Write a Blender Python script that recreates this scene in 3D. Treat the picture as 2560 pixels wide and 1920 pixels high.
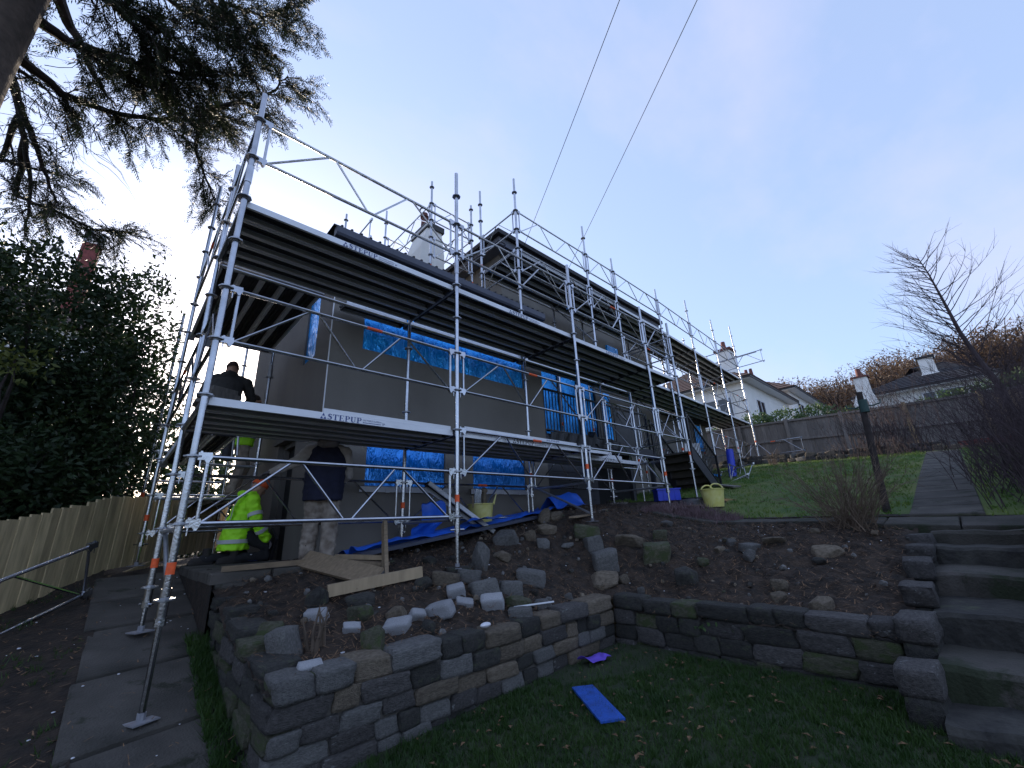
import bpy, bmesh, math, random
import numpy as np
from mathutils import Vector, Matrix, noise
random.seed(7)
rng = np.random.default_rng(7)
for _o in list(bpy.data.objects):
    bpy.data.objects.remove(_o)
SC = bpy.context.scene
COL = SC.collection
# ------------------------------------------------------------------ camera
# heights are measured from the upper scaffold deck (z = 0); the lower lawn lies near z = -4.4
CAM_P, CAM_R, CAM_H = 0.325327, -0.0474005, 0.7615802
CAM = Vector((-0.403666, -4.04455, -3.113787))
fwd = Vector((math.sin(CAM_H)*math.cos(CAM_P), math.cos(CAM_H)*math.cos(CAM_P), math.sin(CAM_P)))
rgt = Vector((math.cos(CAM_H), -math.sin(CAM_H), 0)); upv = rgt.cross(fwd)
r2 = rgt*math.cos(CAM_R)+upv*math.sin(CAM_R); u2 = upv*math.cos(CAM_R)-rgt*math.sin(CAM_R)
cd = bpy.data.cameras.new('camera'); cam = bpy.data.objects.new('camera', cd); COL.objects.link(cam)
cam.matrix_world = Matrix(((r2.x, u2.x, -fwd.x, CAM.x), (r2.y, u2.y, -fwd.y, CAM.y), (r2.z, u2.z, -fwd.z, CAM.z), (0, 0, 0, 1)))
cd.sensor_width = 36; cd.lens = 14.649; cd.clip_start = 0.05; cd.clip_end = 3000
SC.camera = cam
# ------------------------------------------------------------------ sky, sun, exposure
SUN_EL = math.radians(15.0); SUN_AZ = Vector((0.158, 0.987))      # low winter sun behind the house
wd = bpy.data.worlds.new('World'); SC.world = wd; wd.use_nodes = True
nt = wd.node_tree; N = nt.nodes; L = nt.links; N.clear()
sky = N.new('ShaderNodeTexSky'); sky.sky_type = 'NISHITA'; sky.sun_disc = False
sky.sun_elevation = SUN_EL; sky.sun_rotation = math.atan2(SUN_AZ.x, SUN_AZ.y)
sky.altitude = 100; sky.air_density = 1.0; sky.dust_density = 2.2; sky.ozone_density = 3.0
geo = N.new('ShaderNodeTexCoord')
mp = N.new('ShaderNodeMapping'); mp.inputs['Scale'].default_value = (0.8, 2.0, 2.6); mp.inputs['Rotation'].default_value = (0.3, 0.5, 0.6)
nz = N.new('ShaderNodeTexNoise'); nz.inputs['Scale'].default_value = 1.6; nz.inputs['Detail'].default_value = 6; nz.inputs['Roughness'].default_value = 0.55
cr = N.new('ShaderNodeValToRGB'); cr.color_ramp.elements[0].position = 0.44; cr.color_ramp.elements[1].position = 0.82
cr.color_ramp.elements[0].color = (0, 0, 0, 1); cr.color_ramp.elements[1].color = (0.55, 0.55, 0.55, 1)
tint = N.new('ShaderNodeMix'); tint.data_type = 'RGBA'; tint.blend_type = 'MULTIPLY'; tint.inputs['Factor'].default_value = 1
tint.inputs['B'].default_value = (1.06, 1.03, 1.10, 1)
hzm = N.new('ShaderNodeMix'); hzm.data_type = 'RGBA'; hzm.blend_type = 'MIX'; hzm.inputs['Factor'].default_value = 0.60; hzm.inputs['B'].default_value = (1.56, 1.94, 2.80, 1)
cl = N.new('ShaderNodeMix'); cl.data_type = 'RGBA'; cl.blend_type = 'MIX'; cl.inputs['B'].default_value = (2.25, 2.18, 2.85, 1)
bg = N.new('ShaderNodeBackground'); bg.inputs['Strength'].default_value = 0.15
wo = N.new('ShaderNodeOutputWorld')
L.new(geo.outputs['Generated'], mp.inputs['Vector']); L.new(mp.outputs['Vector'], nz.inputs['Vector']); L.new(nz.outputs['Fac'], cr.inputs['Fac'])
L.new(sky.outputs['Color'], tint.inputs['A']); L.new(tint.outputs['Result'], hzm.inputs['A']); L.new(hzm.outputs['Result'], cl.inputs['A']); L.new(cr.outputs['Color'], cl.inputs['Factor'])
L.new(cl.outputs['Result'], bg.inputs['Color']); L.new(bg.outputs['Background'], wo.inputs['Surface'])
ld = bpy.data.lights.new('sun', 'SUN'); ld.energy = 2.6; ld.angle = math.radians(0.6); ld.color = (1.0, 0.86, 0.68)
sun = bpy.data.objects.new('sun', ld); COL.objects.link(sun)
sdir = Vector((SUN_AZ.x*math.cos(SUN_EL), SUN_AZ.y*math.cos(SUN_EL), math.sin(SUN_EL)))
sun.rotation_euler = (-sdir).to_track_quat('-Z', 'Y').to_euler(); sun.location = (6, 20, 25)
vs = SC.view_settings; vs.view_transform = 'Standard'; vs.look = 'None'; vs.exposure = 1.4; vs.gamma = 1; vs.use_curve_mapping = False
SC.render.engine = 'CYCLES'
SC.render.resolution_x = 1024; SC.render.resolution_y = 768

# ------------------------------------------------------------------ materials
MATS = {}
def mat(name, col, rough=0.7, metal=0.0, var=0.25, scale=6.0, bump=0.0, bscale=30.0, spec=0.5, col2=None, coat=0.0, detail=5, stretch=None, trans=0.0):
    """procedural material: base colour broken up by noise, optional second colour, fine bump"""
    m = bpy.data.materials.new(name); m.use_nodes = True; t = m.node_tree; n = t.nodes; l = t.links
    b = n['Principled BSDF']; b.inputs['Roughness'].default_value = rough; b.inputs['Metallic'].default_value = metal
    b.inputs['Specular IOR Level'].default_value = spec
    if coat: b.inputs['Coat Weight'].default_value = coat; b.inputs['Coat Roughness'].default_value = 0.12
    tc = n.new('ShaderNodeTexCoord'); vec = tc.outputs['Object']
    if stretch:
        mpn = n.new('ShaderNodeMapping'); mpn.inputs['Scale'].default_value = stretch; l.new(vec, mpn.inputs['Vector']); vec = mpn.outputs['Vector']
    oi = n.new('ShaderNodeObjectInfo')
    ad = n.new('ShaderNodeVectorMath'); ad.operation = 'ADD'
    sc = n.new('ShaderNodeVectorMath'); sc.operation = 'SCALE'; sc.inputs[0].default_value = (13, 7, 19); l.new(oi.outputs['Random'], sc.inputs['Scale'])
    l.new(vec, ad.inputs[0]); l.new(sc.outputs[0], ad.inputs[1]); vec = ad.outputs[0]
    nx = n.new('ShaderNodeTexNoise'); nx.inputs['Scale'].default_value = scale; nx.inputs['Detail'].default_value = detail; l.new(vec, nx.inputs['Vector'])
    c = Vector(col); d = Vector(col2) if col2 else c*(1+var)
    a = c if col2 else c*(1-var)
    rp = n.new('ShaderNodeValToRGB'); rp.color_ramp.elements[0].position = 0.3; rp.color_ramp.elements[1].position = 0.7
    rp.color_ramp.elements[0].color = (*a, 1); rp.color_ramp.elements[1].color = (*d, 1)
    l.new(nx.outputs['Fac'], rp.inputs['Fac'])
    hs = n.new('ShaderNodeHueSaturation'); l.new(rp.outputs['Color'], hs.inputs['Color'])
    mr = n.new('ShaderNodeMapRange'); mr.inputs['To Min'].default_value = 1-var*0.8; mr.inputs['To Max'].default_value = 1+var*0.8
    l.new(oi.outputs['Random'], mr.inputs['Value']); l.new(mr.outputs['Result'], hs.inputs['Value'])
    l.new(hs.outputs['Color'], b.inputs['Base Color'])
    if bump:
        n2 = n.new('ShaderNodeTexNoise'); n2.inputs['Scale'].default_value = bscale; n2.inputs['Detail'].default_value = 6; l.new(vec, n2.inputs['Vector'])
        bp = n.new('ShaderNodeBump'); bp.inputs['Strength'].default_value = bump; bp.inputs['Distance'].default_value = 0.02
        l.new(n2.outputs['Fac'], bp.inputs['Height']); l.new(bp.outputs['Normal'], b.inputs['Normal'])
    if trans: b.inputs['Transmission Weight'].default_value = trans
    MATS[name] = m; return m
def leafmat(name, col, col2, back=0.35):
    m = mat(name, col, 0.5, var=0.3, scale=2.5, col2=col2, spec=0.35); t = m.node_tree; n = t.nodes; l = t.links
    b = n['Principled BSDF']; out = n['Material Output']
    tr = n.new('ShaderNodeBsdfTranslucent'); mx = n.new('ShaderNodeMixShader'); mx.inputs['Fac'].default_value = back
    src = b.inputs['Base Color'].links[0].from_socket
    l.new(src, tr.inputs['Color']); l.new(b.outputs[0], mx.inputs[1]); l.new(tr.outputs[0], mx.inputs[2]); l.new(mx.outputs[0], out.inputs['Surface'])
    return m
def extra(m):
    return m.node_tree, m.node_tree.nodes, m.node_tree.links, m.node_tree.nodes['Principled BSDF']
mat('galv', (0.44, 0.45, 0.48), 0.22, 1.0, 0.16, 9, 0.10, 60)
mat('galv_dark', (0.36, 0.37, 0.40), 0.42, 0.8, 0.2, 9, 0.08, 60)
mat('deck_shade_steel', (0.055, 0.055, 0.06), 0.7, 0.15, 0.25, 5, 0.1, 40)  # galvanised steel with the deck underside's shade put into its colour
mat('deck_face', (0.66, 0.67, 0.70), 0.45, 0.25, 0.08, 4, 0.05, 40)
mat('print_blue', (0.035, 0.06, 0.20), 0.6, var=0.1)
mat('print_black', (0.02, 0.02, 0.025), 0.6, var=0.1)
mat('orange_tape', (0.75, 0.10, 0.02), 0.6, var=0.15, scale=30)
mat('yellow_tape', (0.65, 0.45, 0.03), 0.6, var=0.15, scale=30)
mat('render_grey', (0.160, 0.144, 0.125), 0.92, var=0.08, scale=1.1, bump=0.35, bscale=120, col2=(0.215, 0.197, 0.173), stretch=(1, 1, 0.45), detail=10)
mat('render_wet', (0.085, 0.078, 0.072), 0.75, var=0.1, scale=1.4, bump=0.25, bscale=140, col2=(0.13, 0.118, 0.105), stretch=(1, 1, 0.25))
mat('stair_wood', (0.075, 0.064, 0.058), 0.8, var=0.2, scale=4, bump=0.3, bscale=30)
mat('cladding', (0.028, 0.029, 0.036), 0.6, var=0.15, scale=3, bump=0.15, bscale=25, stretch=(0.3, 1, 3))
mat('soffit_grey', (0.12, 0.125, 0.15), 0.7, var=0.08)
mat('fascia_dark', (0.050, 0.056, 0.085), 0.45, var=0.1)
mat('fascia_timber', (0.16, 0.085, 0.06), 0.8, var=0.2)
mat('roof_dark', (0.022, 0.021, 0.026), 0.7, var=0.2, scale=12, bump=0.3, bscale=40)
mat('black_metal', (0.02, 0.02, 0.022), 0.45, 0.2, 0.1)
mat('black_sheet', (0.015, 0.015, 0.018), 0.5, var=0.2, bump=0.4, bscale=8)
mat('pvc_white', (0.70, 0.71, 0.74), 0.4, var=0.04)
mat('white_wall', (0.80, 0.785, 0.75), 0.85, var=0.06, scale=1.5, bump=0.1, bscale=60)
mat('void_shade', (0.008, 0.008, 0.009), 0.95, var=0.1)  # near-black standing in for the shade inside open voids
mat('tile_brown', (0.085, 0.052, 0.045), 0.85, var=0.3, scale=9, bump=0.4, bscale=30)
mat('pot_clay', (0.16, 0.06, 0.05), 0.8, var=0.2)
mat('glass_dark', (0.02, 0.025, 0.035), 0.08, var=0.1, spec=0.8)
mat('concrete', (0.036, 0.033, 0.028), 0.95, var=0.15, scale=2.6, bump=0.5, bscale=70, col2=(0.092, 0.082, 0.072), detail=9)
mat('plate_steel', (0.22, 0.22, 0.24), 0.65, 0.3, 0.2, 12)
mat('concrete_moss', (0.030, 0.029, 0.022), 0.95, var=0.2, scale=3, bump=0.6, bscale=50, col2=(0.075, 0.066, 0.058))
mat('mortar', (0.075, 0.068, 0.060), 0.95, var=0.25, scale=14, bump=0.6, bscale=60)
mat('stone_wall', (0.036, 0.033, 0.032), 0.93, var=0.30, scale=11, bump=1.0, bscale=24, col2=(0.092, 0.083, 0.079))
mat('stone_dark', (0.020, 0.019, 0.018), 0.93, var=0.3, scale=9, bump=1.0, bscale=24, col2=(0.050, 0.047, 0.041))
mat('stone_brown', (0.085, 0.066, 0.047), 0.93, var=0.28, scale=9, bump=1.0, bscale=22, col2=(0.185, 0.15, 0.11))
mat('stone_pale', (0.24, 0.24, 0.25), 0.9, var=0.2, scale=28, bump=0.6, bscale=60, col2=(0.42, 0.42, 0.44))
mat('stone_grey', (0.085, 0.082, 0.080), 0.93, var=0.22, scale=12, bump=1.0, bscale=26, col2=(0.165, 0.16, 0.152))
mat('stone_moss', (0.040, 0.043, 0.022), 0.95, var=0.25, scale=8, bump=1.0, bscale=26, col2=(0.105, 0.098, 0.068))
mat('wood_fresh', (0.30, 0.225, 0.14), 0.85, var=0.18, scale=5, bump=0.25, bscale=30, stretch=(4, 4, 0.5))
mat('wood_fence_left', (0.50, 0.395, 0.23), 0.88, var=0.24, scale=5, bump=0.3, bscale=30, stretch=(5, 5, 0.6))
mat('wood_old', (0.165, 0.150, 0.138), 0.92, var=0.22, scale=5, bump=0.3, bscale=30, stretch=(5, 5, 0.6))
mat('wood_post', (0.24, 0.175, 0.10), 0.9, var=0.25, scale=5, bump=0.3, bscale=30, stretch=(5, 5, 0.6))
mat('wood_plank', (0.225, 0.165, 0.105), 0.9, var=0.2, scale=6, bump=0.3, bscale=30, stretch=(1.5, 6, 6))
mat('tarp_blue', (0.02, 0.12, 0.62), 0.42, var=0.18, scale=6, bump=0.5, bscale=14)
mat('plastic_blue', (0.02, 0.05, 0.55), 0.4, var=0.08)
mat('plank_blue', (0.012, 0.070, 0.34), 0.6, var=0.3, scale=14, bump=0.3, bscale=40, detail=9)
mat('cloth_purple', (0.13, 0.07, 0.52), 0.8, var=0.2)
mat('tub_yellow', (0.62, 0.55, 0.12), 0.55, var=0.2, scale=8, col2=(0.75, 0.70, 0.30))
mat('white_bits', (0.62, 0.62, 0.66), 0.8, var=0.1)
mat('bark', (0.085, 0.062, 0.048), 0.95, var=0.3, scale=10, bump=0.7, bscale=20)
mat('bark_dark', (0.040, 0.030, 0.028), 0.95, var=0.3, scale=10, bump=0.6, bscale=20)
mat('twig_purple', (0.058, 0.040, 0.044), 0.9, var=0.3)
mat('twig_tan', (0.125, 0.090, 0.064), 0.9, var=0.3)
leafmat('needle', (0.014, 0.024, 0.012), (0.034, 0.050, 0.022), 0.25)
leafmat('laurel', (0.016, 0.034, 0.014), (0.040, 0.072, 0.026), 0.25)
leafmat('laurel_yellow', (0.13, 0.14, 0.03), (0.07, 0.10, 0.03), 0.35)
leafmat('hedge_green', (0.045, 0.085, 0.030), (0.085, 0.14, 0.05), 0.3)
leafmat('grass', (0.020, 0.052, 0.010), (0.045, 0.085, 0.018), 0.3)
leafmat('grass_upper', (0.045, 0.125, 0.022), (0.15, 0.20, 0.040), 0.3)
leafmat('heather', (0.12, 0.075, 0.085), (0.22, 0.15, 0.15), 0.3)
leafmat('beech', (0.10, 0.060, 0.036), (0.17, 0.105, 0.06), 0.3)
mat('soil', (0.0085, 0.0062, 0.0048), 0.97, var=0.3, scale=9, bump=1.0, bscale=32, col2=(0.046, 0.030, 0.020), detail=12)
mat('soil_far', (0.05, 0.045, 0.03), 0.97, var=0.4, scale=0.3, col2=(0.09, 0.08, 0.045))
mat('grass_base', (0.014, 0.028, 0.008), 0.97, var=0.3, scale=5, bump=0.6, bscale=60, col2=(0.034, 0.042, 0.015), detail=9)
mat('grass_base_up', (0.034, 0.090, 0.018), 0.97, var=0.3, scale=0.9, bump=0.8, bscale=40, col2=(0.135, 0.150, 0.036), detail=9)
mat('litter', (0.15, 0.085, 0.045), 0.95, var=0.4, scale=20)
mat('skin', (0.42, 0.24, 0.17), 0.55, var=0.08)
mat('hivis', (0.42, 0.95, 0.02), 0.65, var=0.10, scale=7, bump=0.5, bscale=9)
mat('reflective', (0.52, 0.53, 0.54), 0.4, var=0.08)
mat('knit_orange', (0.80, 0.12, 0.03), 0.95, var=0.12, scale=20, bump=0.5, bscale=60)
mat('knit_dark', (0.06, 0.035, 0.035), 0.95, var=0.15, scale=20, bump=0.5, bscale=60)
mat('jacket_dark', (0.035, 0.032, 0.030), 0.9, var=0.2, scale=8, bump=0.5, bscale=9)
mat('vest_navy', (0.010, 0.012, 0.034), 0.85, var=0.2, scale=6, bump=0.5, bscale=9)
mat('cloth_dusty', (0.46, 0.41, 0.37), 0.95, var=0.22, scale=9, bump=0.6, bscale=10)
mat('cloth_work', (0.16, 0.125, 0.098), 0.95, var=0.3, scale=11, bump=0.8, bscale=14, col2=(0.36, 0.31, 0.26))
mat('hood_grey', (0.20, 0.185, 0.185), 0.95, var=0.2, scale=9, bump=0.5, bscale=10)
mat('trouser_dark', (0.022, 0.022, 0.026), 0.9, var=0.3, scale=8, bump=0.5, bscale=9)
mat('boot', (0.03, 0.026, 0.024), 0.8, var=0.2)
mat('glove', (0.12, 0.11, 0.12), 0.9, var=0.2)
mat('hair', (0.05, 0.035, 0.025), 0.7, var=0.2)
mat('wire', (0.02, 0.02, 0.022), 0.6, var=0.05)
mat('verdigris', (0.025, 0.065, 0.06), 0.7, var=0.2)
mat('brick_red', (0.20, 0.055, 0.05), 0.9, var=0.25, scale=9, bump=0.4, bscale=30)
def lichen(nm, col, lo, scale):
    t, n, l, b = extra(MATS[nm]); src = b.inputs['Base Color'].links[0].from_socket; tc = n.new('ShaderNodeTexCoord'); oi = n.new('ShaderNodeObjectInfo')
    vo = n.new('ShaderNodeVectorMath'); vo.operation = 'MULTIPLY_ADD'; vo.inputs[1].default_value = (1, 1, 1); sc = n.new('ShaderNodeVectorMath'); sc.operation = 'SCALE'; sc.inputs[0].default_value = (31, 17, 23); l.new(oi.outputs['Random'], sc.inputs['Scale']); l.new(sc.outputs[0], vo.inputs[2]); l.new(tc.outputs['Object'], vo.inputs[0])
    nx = n.new('ShaderNodeTexNoise'); nx.inputs['Scale'].default_value = scale; nx.inputs['Detail'].default_value = 8; nx.inputs['Roughness'].default_value = .7; l.new(vo.outputs[0], nx.inputs['Vector'])
    rp = n.new('ShaderNodeValToRGB'); rp.color_ramp.elements[0].position = lo; rp.color_ramp.elements[1].position = lo+.07; l.new(nx.outputs['Fac'], rp.inputs['Fac'])
    mx = n.new('ShaderNodeMix'); mx.data_type = 'RGBA'; mx.inputs['B'].default_value = (*col, 1); l.new(rp.outputs['Color'], mx.inputs['Factor']); l.new(src, mx.inputs['A']); l.new(mx.outputs['Result'], b.inputs['Base Color'])
lichen('stone_wall', (.20, .205, .20), .60, 3.2); lichen('stone_grey', (.21, .21, .19), .63, 3.0); lichen('stone_brown', (.20, .19, .13), .64, 2.6); lichen('stone_dark', (.055, .062, .035), .56, 2.4); lichen('stone_moss', (.05, .065, .022), .50, 2.4)
lichen('concrete', (.022, .024, .014), .56, 2.2); lichen('concrete_moss', (.020, .026, .012), .52, 2.0)
# soft blue protective film: tinted mirror with wrinkles
def film(name, col, rough, w):
    m = mat(name, col, rough, 0.38, 0.22, 3, 0.0, spec=0.6); t, n, l, b = extra(m)
    tc = n.new('ShaderNodeTexCoord'); mpn = n.new('ShaderNodeMapping'); mpn.inputs['Scale'].default_value = (3, 3, 1.1); mpn.inputs['Rotation'].default_value = (0, 0.35, 0.2)
    l.new(tc.outputs['Object'], mpn.inputs['Vector'])
    nx = n.new('ShaderNodeTexNoise'); nx.inputs['Scale'].default_value = 2.6; nx.inputs['Detail'].default_value = 3; nx.inputs['Distortion'].default_value = 2.0; l.new(mpn.outputs[0], nx.inputs['Vector'])
    sb = n.new('ShaderNodeMath'); sb.operation = 'SUBTRACT'; sb.inputs[1].default_value = .5; l.new(nx.outputs['Fac'], sb.inputs[0]); ab = n.new('ShaderNodeMath'); ab.operation = 'ABSOLUTE'; l.new(sb.outputs[0], ab.inputs[0])
    bp = n.new('ShaderNodeBump'); bp.inputs['Strength'].default_value = w; bp.inputs['Distance'].default_value = 0.09
    l.new(ab.outputs[0], bp.inputs['Height']); l.new(bp.outputs['Normal'], b.inputs['Normal'])
    return m
film('film_blue', (0.012, 0.38, 1.0), 0.13, 0.7)
film('film_flat', (0.008, 0.22, 0.72), 0.07, 0.4)

# ------------------------------------------------------------------ mesh helpers
def frame_of(d):
    d = Vector(d).normalized(); a = Vector((0, 0, 1)) if abs(d.z) < 0.95 else Vector((1, 0, 0))
    u = d.cross(a).normalized(); return d, u, d.cross(u).normalized()
class MB:
    def __init__(s): s.v = []; s.f = []; s.m = []
    def add(s, vs, fs, mi=0):
        k = len(s.v); s.v += [tuple(p) for p in vs]; s.f += [tuple(i+k for i in f) for f in fs]; s.m += [mi]*len(fs); return s
    def box(s, a, b, mi=0):
        x0, y0, z0 = a; x1, y1, z1 = b
        return s.add([(x0,y0,z0),(x1,y0,z0),(x1,y1,z0),(x0,y1,z0),(x0,y0,z1),(x1,y0,z1),(x1,y1,z1),(x0,y1,z1)],
                     [(0,3,2,1),(4,5,6,7),(0,1,5,4),(1,2,6,5),(2,3,7,6),(3,0,4,7)], mi)
    def obox(s, c, sz, M, mi=0):
        c = Vector(c); h = Vector(sz)/2; vs = []
        for dx, dy, dz in ((-1,-1,-1),(1,-1,-1),(1,1,-1),(-1,1,-1),(-1,-1,1),(1,-1,1),(1,1,1),(-1,1,1)):
            vs.append(c+M@Vector((dx*h.x, dy*h.y, dz*h.z)))
        return s.add(vs, [(0,3,2,1),(4,5,6,7),(0,1,5,4),(1,2,6,5),(2,3,7,6),(3,0,4,7)], mi)
    def beam(s, p, q, w, h, up=(0,0,1), mi=0):
        p = Vector(p); q = Vector(q); d = (q-p).normalized(); r = d.cross(Vector(up))
        r = r.normalized() if r.length > 1e-4 else Vector((1,0,0)); u = r.cross(d)
        M = Matrix((d, r, u)).transposed(); return s.obox((p+q)/2, ((q-p).length, w, h), M, mi)
    def tube(s, p, q, r, n=8, r1=None, cap=True, mi=0):
        r1 = r if r1 is None else r1; p = Vector(p); q = Vector(q); d, u, w = frame_of(q-p)
        vs = []
        for P, rr in ((p, r), (q, r1)):
            for i in range(n):
                a = 2*math.pi*i/n; vs.append(P+u*(rr*math.cos(a))+w*(rr*math.sin(a)))
        fs = [(i, (i+1) % n, n+(i+1) % n, n+i) for i in range(n)]
        if cap: fs += [tuple(range(n-1, -1, -1)), tuple(range(n, 2*n))]
        return s.add(vs, fs, mi)
    def path(s, pts, rads, n=6, mi=0):
        pts = [Vector(p) for p in pts]
        if not hasattr(rads, '__len__'): rads = [rads]*len(pts)
        vs = []; d0, u, w = frame_of(pts[1]-pts[0])
        for i, P in enumerate(pts):
            d = (pts[min(i+1, len(pts)-1)]-pts[max(i-1, 0)]).normalized()
            u = (u-d*u.dot(d)); u = u.normalized() if u.length > 1e-5 else frame_of(d)[1]; w = d.cross(u)
            for k in range(n):
                a = 2*math.pi*k/n; vs.append(P+u*(rads[i]*math.cos(a))+w*(rads[i]*math.sin(a)))
        fs = []
        for i in range(len(pts)-1):
            for k in range(n): fs.append((i*n+k, i*n+(k+1) % n, (i+1)*n+(k+1) % n, (i+1)*n+k))
        fs += [tuple(range(n-1, -1, -1)), tuple(range((len(pts)-1)*n, len(pts)*n))]
        return s.add(vs, fs, mi)
    def ell(s, c, r, nu=10, nv=7, M=None, mi=0):
        c = Vector(c); vs = [];
        for j in range(1, nv):
            t = math.pi*j/nv
            for i in range(nu):
                a = 2*math.pi*i/nu; p = Vector((r[0]*math.sin(t)*math.cos(a), r[1]*math.sin(t)*math.sin(a), r[2]*math.cos(t)))
                vs.append(c+(M@p if M else p))
        top = Vector((0, 0, r[2])); vs += [c+(M@top if M else top), c-(M@top if M else top)]
        fs = []
        for j in range(nv-2):
            for i in range(nu): fs.append((j*nu+i, (j+1)*nu+i, (j+1)*nu+(i+1) % nu, j*nu+(i+1) % nu))
        T = len(vs)-2
        for i in range(nu): fs.append((T, i, (i+1) % nu)); fs.append((T+1, (nv-2)*nu+(i+1) % nu, (nv-2)*nu+i))
        return s.add(vs, fs, mi)
    def prism(s, poly, axis, a, b, mi=0):
        """poly in the two other axes, extruded along axis from a to b"""
        def P(u, v, t): return {'x': (t, u, v), 'y': (u, t, v), 'z': (u, v, t)}[axis]
        n = len(poly); vs = [P(u, v, a) for u, v in poly]+[P(u, v, b) for u, v in poly]
        return s.add(vs, [tuple(range(n-1, -1, -1)), tuple(range(n, 2*n))]+[(i, (i+1) % n, n+(i+1) % n, n+i) for i in range(n)], mi)
    def build(s, name, mats, parent=None, smooth=False, origin=None, kind=None, fix=True):
        me = bpy.data.meshes.new(name)
        V = np.array(s.v, float).reshape(-1, 3)
        if origin is None:
            lo, hi = V.min(0), V.max(0); origin = ((lo[0]+hi[0])/2, (lo[1]+hi[1])/2, lo[2])
        me.from_pydata((V-np.array(origin)).tolist(), [], s.f)
        ms = mats if isinstance(mats, (list, tuple)) else [mats]
        for x in ms: me.materials.append(MATS[x])
        if len(ms) > 1: me.polygons.foreach_set('material_index', s.m)
        if fix:
            b = bmesh.new(); b.from_mesh(me); bmesh.ops.recalc_face_normals(b, faces=b.faces[:]); b.to_mesh(me); b.free()
        if smooth:
            me.polygons.foreach_set('use_smooth', [True]*len(me.polygons))
            try: me.set_sharp_from_angle(angle=math.radians(40))
            except Exception: pass
        return link(name, me, origin, parent, kind)
WORLD = {}
def link(name, me, origin, parent=None, kind=None, rot=None, scale=None):
    o = bpy.data.objects.new(name, me); COL.objects.link(o)
    WORLD[o.name] = Vector(origin)
    if parent is not None:
        o.parent = parent; o.location = Vector(origin)-WORLD[parent.name]
    else: o.location = origin
    if rot is not None: o.rotation_euler = rot
    if scale is not None: o.scale = scale
    if kind: o['kind'] = kind
    return o
def thing(name, label, cat, loc=(0, 0, 0), group=None):
    o = bpy.data.objects.new(name, None); COL.objects.link(o); o.location = loc; o.empty_display_size = 0.1
    WORLD[o.name] = Vector(loc); return tag(o, label, cat, group)
def tag(o, label, cat, group=None):
    o['label'] = label; o['category'] = cat
    if group: o['group'] = group
    return o
def lerp(a, b, t): return a+(b-a)*t
def vl(a, b, t): return Vector(a).lerp(Vector(b), t)
# rough stone variants, unit size (-0.5..0.5)
def stone_mesh(seed, boxy, nseg=3, amp=0.06):
    r = random.Random(seed); b = bmesh.new(); bmesh.ops.create_cube(b, size=1.0)
    bmesh.ops.subdivide_edges(b, edges=b.edges[:], cuts=nseg, use_grid_fill=True)
    sd = Vector((r.uniform(0, 99), r.uniform(0, 99), r.uniform(0, 99)))
    sk = (r.uniform(-.12, .12), r.uniform(-.08, .08), r.uniform(-.1, .1))
    for v in b.verts:
        p = v.co*2; q = Vector((abs(p.x)**boxy, abs(p.y)**boxy, abs(p.z)**boxy)); k = (q.x+q.y+q.z)**(1/boxy)
        c = p/k*max(abs(p.x), abs(p.y), abs(p.z)) if k > 0 else p
        n = noise.noise_vector(c*1.1+sd)*amp*2.2+noise.noise_vector(c*3.1+sd)*amp*0.8
        c = c+n; c.x += sk[0]*c.z+sk[2]*c.y*.5; c.y += sk[1]*c.z
        v.co = c*0.5
    me = bpy.data.meshes.new('stone'); b.to_mesh(me); b.free()
    me.polygons.foreach_set('use_smooth', [True]*len(me.polygons))
    return me
ST_BLOCK = [stone_mesh(i, 13, 4, 0.05) for i in range(10)]
def rock_mesh(seed):
    # angular broken rock: hull of scattered points, chipped edges
    r = random.Random(seed); b = bmesh.new()
    for _ in range(26):
        p = Vector((r.uniform(-1, 1), r.uniform(-1, 1), r.uniform(-1, 1))); k = (abs(p.x)**3.2+abs(p.y)**3.2+abs(p.z)**3.2)**(1/3.2)
        b.verts.new(p/k*.5*r.uniform(.86, 1.02))
    h = bmesh.ops.convex_hull(b, input=b.verts[:]); bmesh.ops.delete(b, geom=[v for v in h['geom_interior'] if isinstance(v, bmesh.types.BMVert)], context='VERTS')
    bmesh.ops.bevel(b, geom=b.edges[:], offset=.03, segments=1, affect='EDGES', profile=.5)
    sd = Vector((seed*3.1, 0, 0))
    for v in b.verts: v.co += noise.noise_vector(v.co*5+sd)*.022
    me = bpy.data.meshes.new('rock'); b.to_mesh(me); b.free(); return me
ST_ROCK = [rock_mesh(50+i) for i in range(14)]
_stm = {}
def stone(kind, i, material):
    key = (kind, i, material)
    if key not in _stm:
        me = (ST_BLOCK if kind == 'block' else ST_ROCK)[i].copy(); me.materials.clear(); me.materials.append(MATS[material]); _stm[key] = me
    return _stm[key]
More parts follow.
